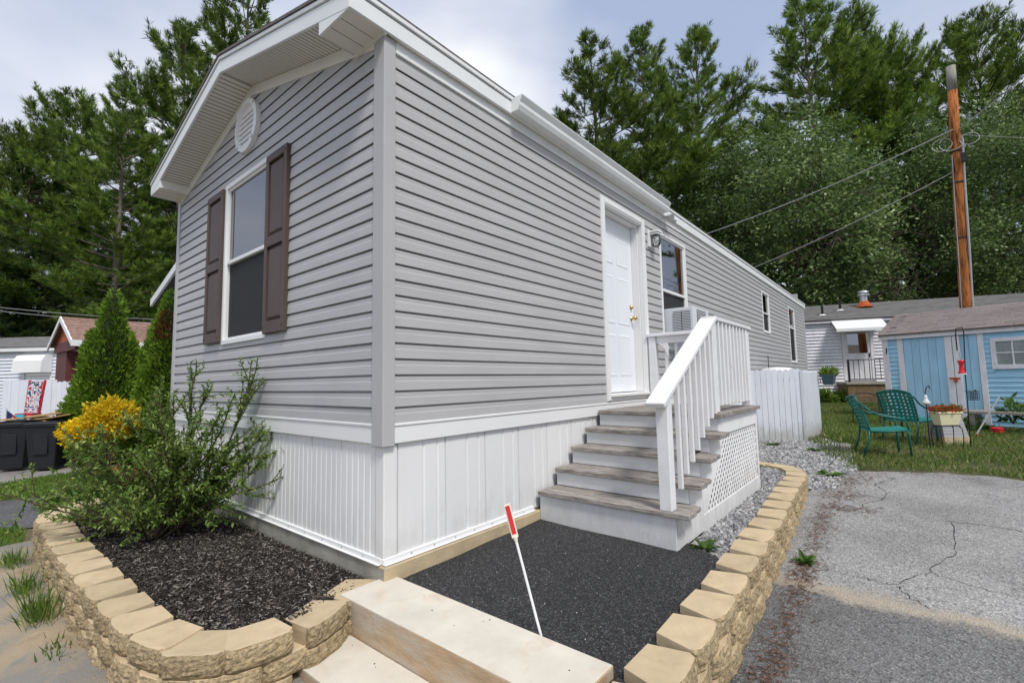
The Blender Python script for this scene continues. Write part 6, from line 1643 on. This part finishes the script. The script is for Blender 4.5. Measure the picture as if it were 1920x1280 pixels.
b = MB(); b.box(c_.x - .22, c_.x - .10, c_.y - .18, c_.y - .06, 7.1, 7.35); b.build('bracket', M['blackmetal'], up_)
def wire(label, a, c_, sag, r=.016):
    a, c_ = Vector(a), Vector(c_); t = thing('overhead_wire', label, 'wire', tuple(a), 0, None); b = MB()
    b.tube([tuple((c_ - a) * s + Vector((0, 0, -4 * sag * s * (1 - s)))) for s in np.linspace(0, 1, 15)], r, 5); b.build('strand', M['wire'], t)
pa = Vector(up_.location) + pole_at(8.1) + Vector((-.14, .05, 0))
sx_, sy_ = (16.68, 5.09)
wire('overhead wire running from the utility pole down behind the grey roof', pa, (sx_, sy_, 6.35), .25, .015)
sx_, sy_ = (15.26, -5.42)
wire('overhead wire rising from the utility pole to the right edge', pa + Vector((.1, -.1, 0)), (sx_, sy_, 8.6), .05, .016)
sx_, sy_ = (20.12, -6.89)
wire('thin lower wire from the utility pole to the right edge', pa + Vector((.1, -.1, -.15)), (sx_, sy_, 8.2), .0, .008)
sx2, sy2 = (16.53, 2.13)
wire('second lower wire dropping behind the far end of the grey roof', Vector(up_.location) + pole_at(6.9) + Vector((-.14, .1, 0)), (sx2, sy2, 4.76), .12, .010)
for za, zb, lab in ((5.12, 4.83, 'upper'), (4.94, 4.62, 'lower')):
    wire(lab + ' of two service wires above the red gabled house', (-0.78, 30.82, za), (6.38, 28.46, zb), .1, .012)

# ------------------------------------------------------------------ left neighbours
wl = thing('white_house', 'white sided house with grey roof and awning at the far left', 'house', (-3.5, 28.8, -.7), -.96)
b = MB(); b.box(0, 9.6, .022, 4, -.2, 3.30); b.prism([(.022, 3.301), (4, 3.301), (2.0, 3.95)], 0, 9.6, axis='x'); wlw = b.build('wall', M['oldwhite'], wl)
for k in range(23):
    z0 = .35 + k * .13; z1 = z0 + .138
    if z1 > 3.34: break
    b = MB(); b.mesh8([(0, -.034, z0), (9.6, -.034, z0), (9.6, .021, z0), (0, .021, z0), (0, .010, z1), (9.6, .010, z1), (9.6, .021, z1), (0, .021, z1)]); b.build('siding_board', M['fencewhite'], wlw)
b = MB(); b.box(-.1, 9.7, -.16, -.10, 3.28, 3.44); b.build('fascia_board', M['white'], wl)
b = MB(); b.mesh8([(-.1, -.18, 3.43), (9.7, -.18, 3.43), (9.7, 2.0, 4.05), (-.1, 2.0, 4.05), (-.1, -.18, 3.47), (9.7, -.18, 3.47), (9.7, 2.0, 4.09), (-.1, 2.0, 4.09)]); b.mesh8([(-.1, 2.001, 4.05), (9.7, 2.001, 4.05), (9.7, 4.2, 3.43), (-.1, 4.2, 3.43), (-.1, 2.001, 4.09), (9.7, 2.001, 4.09), (9.7, 4.2, 3.47), (-.1, 4.2, 3.47)])
b.build('roof', M['farroof'], wl)
WLX = 7.0
wi = bpy.data.objects.new('window', None); col.objects.link(wi); wi.parent = wl
b = MB(); b.box(WLX - .60, WLX - .53, -.04, .02, 1.55, 3.0); b.box(WLX + .53, WLX + .60, -.04, .02, 1.55, 3.0); b.box(WLX - .60, WLX + .60, -.05, .02, 1.46, 1.549); b.build('frame', M['white'], wi)
b = MB(); b.box(WLX - .53, WLX + .53, -.024, -.020, 1.55, 3.0); b.build('pane', M['glass'], wi)
b = MB(); b.box(WLX - .53, WLX + .53, -.0195, -.0185, 1.55, 3.0); b.build('pane_backing', M['dark'], wi)
b = MB(); b.prism([(-.02, 3.16), (-.30, 3.10), (-.42, 2.9), (-.46, 2.45), (-.44, 2.45), (-.02, 2.46)], WLX - .60, WLX + .60, axis='x'); b.build('awning', M['white'], wl)
b = MB(); b.box(0, 9.6, -.015, .02, -.2, .349); b.build('skirting', M['fencewhite'], wl)

rh = thing('red_gabled_house', 'small house with red gable, maroon beam and brown shingle roof', 'house', (.66, 16.42, -.6), .06)
EZ, RZ, DP, LN_ = 3.24, 3.92, 2.7, 4.2
b = MB(); b.box(.55, LN_, .25, DP - .1, -.2, EZ - .30); b.build('wall', M['oldwhite'], rh)
b = MB(); b.box(.05, .549, DP - 1.45, DP - .1, -.2, EZ - .30); b.build('side_panel', M['maroon'], rh)
b = MB(); b.box(.0, LN_, .0, .12, EZ - .36, EZ - .06); b.build('beam', M['maroon'], rh); b = MB(); b.box(.0, .12, .121, DP, EZ - .36, EZ - .06); b.build('beam', M['maroon'], rh)
b = MB(); b.box(.121, .549, .121, DP - .1, EZ - .34, EZ - .32); b.build('porch_ceiling', M['white'], rh)
b = MB(); b.prism([(.02, EZ - .058), (DP - .02, EZ - .058), (DP / 2, RZ - .03)], .05, .08, axis='x'); gb_ = b.build('gable', M['redwood'], rh)
nbd = 13
for k in range(nbd):                                                       # vertical boards of the gable
    y0, y1 = .03 + k * (DP - .06) / nbd, .03 + (k + 1) * (DP - .06) / nbd - .008
    hz = lambda y: EZ - .05 + (RZ - EZ) * (1 - abs(y - DP / 2) / (DP / 2)) - .03
    if hz(y0) < EZ - .04 and hz(y1) < EZ - .04: continue
    pl_ = [(y0, EZ - .056), (y1, EZ - .056), (y1, max(EZ - .05, hz(y1)))] + ([(DP / 2, hz(DP / 2))] if y0 < DP / 2 < y1 else []) + [(y0, max(EZ - .05, hz(y0)))]
    b = MB(); b.prism(pl_, .030, .0499, axis='x'); b.build('board', M['redwood'], gb_)
for s in (0, 1):
    ya, yb = (-.22, DP / 2) if s == 0 else (DP + .22, DP / 2)
    za = EZ - .05 - (.22) * (RZ - EZ) / (DP / 2)
    P = [(-.10, ya, za), (LN_, ya, za), (LN_, yb, RZ), (-.10, yb, RZ)]; Q = [(p[0], p[1], p[2] + .05) for p in P]
    if s: P, Q = P[::-1], Q[::-1]
    b = MB(); b.mesh8(P + Q); rr_ = b.build('roof', M['brownroof'], rh)
    if s == 0:
        for r_ in range(8):
            t0, t1 = r_ / 8, (r_ + 1.08) / 8
            for k in range(11):
                xa = -.10 + k * .40 - (.2 if r_ % 2 else 0); xb = min(LN_, xa + .39); xa = max(-.11, xa)
                if xa > LN_ - .05: continue
                f0 = lambda t: (ya + (yb - ya) * t, za + .052 + (RZ - za) * t)
                (y0, z0), (y1, z1) = f0(t0), f0(min(1, t1)); b = MB()
                b.mesh8([(xa, y0, z0), (xb, y0, z0), (xb, y1, z1), (xa, y1, z1), (xa, y0, z0 + .016), (xb, y0, z0 + .016), (xb, y1, z1 + .005), (xa, y1, z1 + .005)]); b.build('shingle', M['brownroof'], rr_)
    P = [(-.14, ya, za - .10), (-.101, ya, za - .10), (-.101, yb, RZ - .10), (-.14, yb, RZ - .10)]; Q = [(p[0], p[1], p[2] + .16) for p in P]
    if s: P, Q = P[::-1], Q[::-1]
    b = MB(); b.mesh8(P + Q); b.build('rake_board', M['white'], rh)
b = MB(); b.box(-.14, LN_, -.26, -.221, EZ - .28, EZ - .10); b.build('fascia_board', M['white'], rh)
wi = bpy.data.objects.new('window', None); col.objects.link(wi); wi.parent = rh
b = MB(); b.box(.56, .64, .20, .249, 1.3, 2.9); b.box(1.10, 1.18, .20, .249, 1.3, 2.9); b.box(.64, 1.10, .20, .249, 2.82, 2.9); b.box(.64, 1.10, .20, .249, 1.3, 1.36); b.box(.64, 1.10, .20, .249, 2.06, 2.12); b.box(.85, .89, .205, .249, 1.36, 2.82); b.build('frame', M['white'], wi)
b = MB(); b.box(.64, 1.10, .235, .239, 1.36, 2.82); b.build('pane', M['glass'], wi)
b = MB(); b.box(.64, 1.10, .243, .248, 1.36, 2.82); b.build('pane_backing', M['dark'], wi)

# pale neighbour whose roof corner shows beside the grey wall
nh = thing('white_house', 'neighbouring house whose white roof corner shows beside the grey home', 'house', (1.5, 12.0, -.55))
b = MB(); b.box(.3, 9, -4.2, -.25, -.1, 3.75); b.prism([(-4.2, 3.751), (-.25, 3.751), (-2.2, 4.4)], .3, 9, axis='x'); b.build('wall', M['oldwhite'], nh)
for s in (0, 1):
    ya, yb = (.0, -2.2) if s == 0 else (-4.4, -2.2)
    P = [(0, ya, 3.82), (9.2, ya, 3.82), (9.2, yb, 4.50), (0, yb, 4.50)]; Q = [(p[0], p[1], p[2] + .06) for p in P]
    if s == 0: P, Q = P[::-1], Q[::-1]
    b = MB(); b.mesh8(P + Q); b.build('roof', M['farroof'], nh)
    P = [(-.05, ya, 3.68), (-.002, ya, 3.68), (-.002, yb, 4.36), (-.05, yb, 4.36)]; Q = [(p[0], p[1], p[2] + .17) for p in P]
    if s == 0: P, Q = P[::-1], Q[::-1]
    b = MB(); b.mesh8(P + Q); b.build('rake_board', M['white'], nh)

# white fence across the street
fn = thing('picket_fence', 'white board fence with scalloped tops in front of the red gabled house', 'fence', (-.35, 17.6, -.62))
fence_run(fn, (.72, -.78), (2.0, -2.2), 14, .05, 1.95, M['fencewhite'], True)
fence_run(fn, (-.3, .42), (.62, -.68), 6, .05, 2.02, M['fencewhite'], False)
b = MB(); b.box(.62, .72, -.78, -.68, 0, 2.0); b.build('post', M['oldwhite'], fn)

# red chair decked with a patriotic cloth
rc = thing('red_chair', 'red wooden chair draped with a red white and blue cloth before the fence', 'chair', (-.34, 14.9, -.60), -.6); rc.scale = (.70, .70, .95)
for (x_, y_) in ((-.2, -.2), (.2, -.2), (-.2, .2), (.2, .2)): b = MB(); b.box(x_ - .025, x_ + .025, y_ - .025, y_ + .025, 0, 1.10); b.build('leg', M['redpaint'], rc)
b = MB(); b.box(-.25, .25, -.25, .25, 1.10, 1.16); b.build('seat', M['redpaint'], rc)
for x_ in (-.21, .21): b = MB(); b.bar((x_, .20, 1.16), (x_ * 1.1, .38, 2.05), .06, .05); b.build('back_post', M['redpaint'], rc)
def cloth_mat():
    mt, t, b_ = new_mat('patriotic_cloth'); lk = t.links.new
    tcn = nd(t, 'ShaderNodeTexCoord'); nz = nd(t, 'ShaderNodeTexNoise', i_Scale=5.0, i_Detail=2.0, i_Distortion=1.5); lk(tcn.outputs['Object'], nz.inputs['Vector'])
    rp = ramp(t, [(0, (.35, .02, .03)), (.40, (.55, .55, .58)), (.52, (.02, .03, .10)), (.62, (.7, .7, .72))]); rp.color_ramp.interpolation = 'CONSTANT'
    lk(nz.outputs['Fac'], rp.inputs[0]); lk(rp.outputs[0], b_.inputs['Base Color']); b_.inputs['Roughness'].default_value = .9
    return mt
b = MB()
for k in range(6):
    z0, z1 = 1.17 + k * .14, 1.17 + (k + 1) * .14; y0, y1 = .16 + k * .028, .16 + (k + 1) * .028
    b.mesh8([(-.2, y0 - .03, z0), (.2, y0 - .03, z0), (.2, y0, z0), (-.2, y0, z0), (-.2, y1 - .03, z1), (.2, y1 - .03, z1), (.2, y1, z1), (-.2, y1, z1)])
b.build('cloth', cloth_mat(), rc)
b = MB(); b.box(-.22, .05, -.32, -.26, .95, 1.14); b.build('ribbon', mat('turquoise', (.05, .40, .55)), rc)
# small flag
fg = thing('small_flag', 'small stars and stripes flag on a stick at the left edge', 'flag', (-.80, 13.6, -.58), -.7)
b = MB(); b.tube([(0, 0, 0), (0, 0, 1.25)], .01, 6); b.build('stick', M['greyboard'], fg)
FR, FW, FN = mat('flag_red', (.40, .02, .03)), mat('flag_white', (.75, .75, .75)), mat('flag_navy', (.015, .02, .08))
b = MB()
for k in range(9):
    b.mesh8([(.012, -.003, 1.2 - (k + 1) * .062), (.30, -.08, 1.02 - (k + 1) * .062), (.30, -.074, 1.02 - (k + 1) * .062), (.012, .003, 1.2 - (k + 1) * .062), (.012, -.003, 1.2 - k * .062), (.30, -.08, 1.02 - k * .062), (.30, -.074, 1.02 - k * .062), (.012, .003, 1.2 - k * .062)], k % 2)
b.build('cloth', [FR, FW], fg)
b = MB(); b.mesh8([(.012, -.006, .90), (.14, -.042, .82), (.14, -.030, .82), (.012, .006, .90), (.012, -.006, 1.202), (.14, -.042, 1.122), (.14, -.030, 1.122), (.012, .006, 1.202)]); b.build('canton', FN, fg)

# wheeled bins with flattened cardboard
def bin_(label, loc, rz):
    t = thing('wheeled_bin', label, 'trash bin', loc, rz, 'black wheeled bins at the kerb')
    b = MB(); b.mesh8([(-.21, -.24, .04), (.21, -.24, .04), (.21, .24, .04), (-.21, .24, .04), (-.28, -.31, .92), (.28, -.31, .92), (.28, .31, .92), (-.28, .31, .92)]); b.build('body', M['bin'], t, bevel=.03, seg=2)
    b = MB(); b.box(-.30, .30, -.33, .33, .90, .945); b.build('rim', M['bin'], t, bevel=.01)
    b = MB(); b.mesh8([(-.305, -.345, .946), (.305, -.345, .946), (.305, .335, .946), (-.305, .335, .946), (-.25, -.28, 1.0), (.25, -.28, 1.0), (.25, .28, 1.02), (-.25, .28, 1.02)]); b.build('lid', M['bin'], t, bevel=.012)
    b = MB(); b.tube([(-.24, .40, .93), (.24, .40, .93)], .018, 8); b.tube([(-.24, .40, .93), (-.24, .32, .90)], .016, 6); b.tube([(.24, .40, .93), (.24, .32, .90)], .016, 6); b.build('handle', M['bin'], t)
    for s in (-1, 1):
        w_ = MB(); w_.tube([(s * .25, .22, .10), (s * .30, .22, .10)], .10, 16); w_.build('wheel', M['black'], t)
    b = MB(); b.box(-.12, .12, -.305, -.285, .35, .75); b.build('front_panel', M['bin'], t, bevel=.008)
    return t
bin_('black wheeled bin at the left with orange cardboard on its lid', (-.72, 11.75, -.55), -.5)
bin_('black wheeled bin at the right, partly hidden by the shrub', (-.28, 11.15, -.55), -.65)
for k, (x_, y_, z_, rz, rx, w1_, w2_, lab) in enumerate(((-.74, 11.7, .475, -.3, .04, .62, .42, 'flat orange brown cardboard on the left bin'), (-.48, 11.4, .50, -.9, -.05, .70, .36, 'folded tan cardboard lying across both bins'), (-.25, 11.15, .49, -.5, .08, .66, .40, 'crumpled brown cardboard on the right bin'), (-.42, 11.25, .535, .2, .06, .50, .30, 'topmost tan cardboard sheet on the bins'))):
    c_ = thing('cardboard', lab, 'cardboard', (x_, y_, z_), rz); b = MB()
    b.mesh8([(-w1_ / 2, -w2_ / 2, 0), (0, -w2_ / 2, .02), (0, w2_ / 2, .02), (-w1_ / 2, w2_ / 2, 0), (-w1_ / 2, -w2_ / 2, .02), (0, -w2_ / 2, .045), (0, w2_ / 2, .045), (-w1_ / 2, w2_ / 2, .02)])
    b.mesh8([(0.001, -w2_ / 2, .02), (w1_ / 2, -w2_ / 2, rx), (w1_ / 2, w2_ / 2, rx), (0.001, w2_ / 2, .02), (0.001, -w2_ / 2, .045), (w1_ / 2, -w2_ / 2, rx + .02), (w1_ / 2, w2_ / 2, rx + .02), (0.001, w2_ / 2, .045)]); b.build('sheet', M['card'], c_)
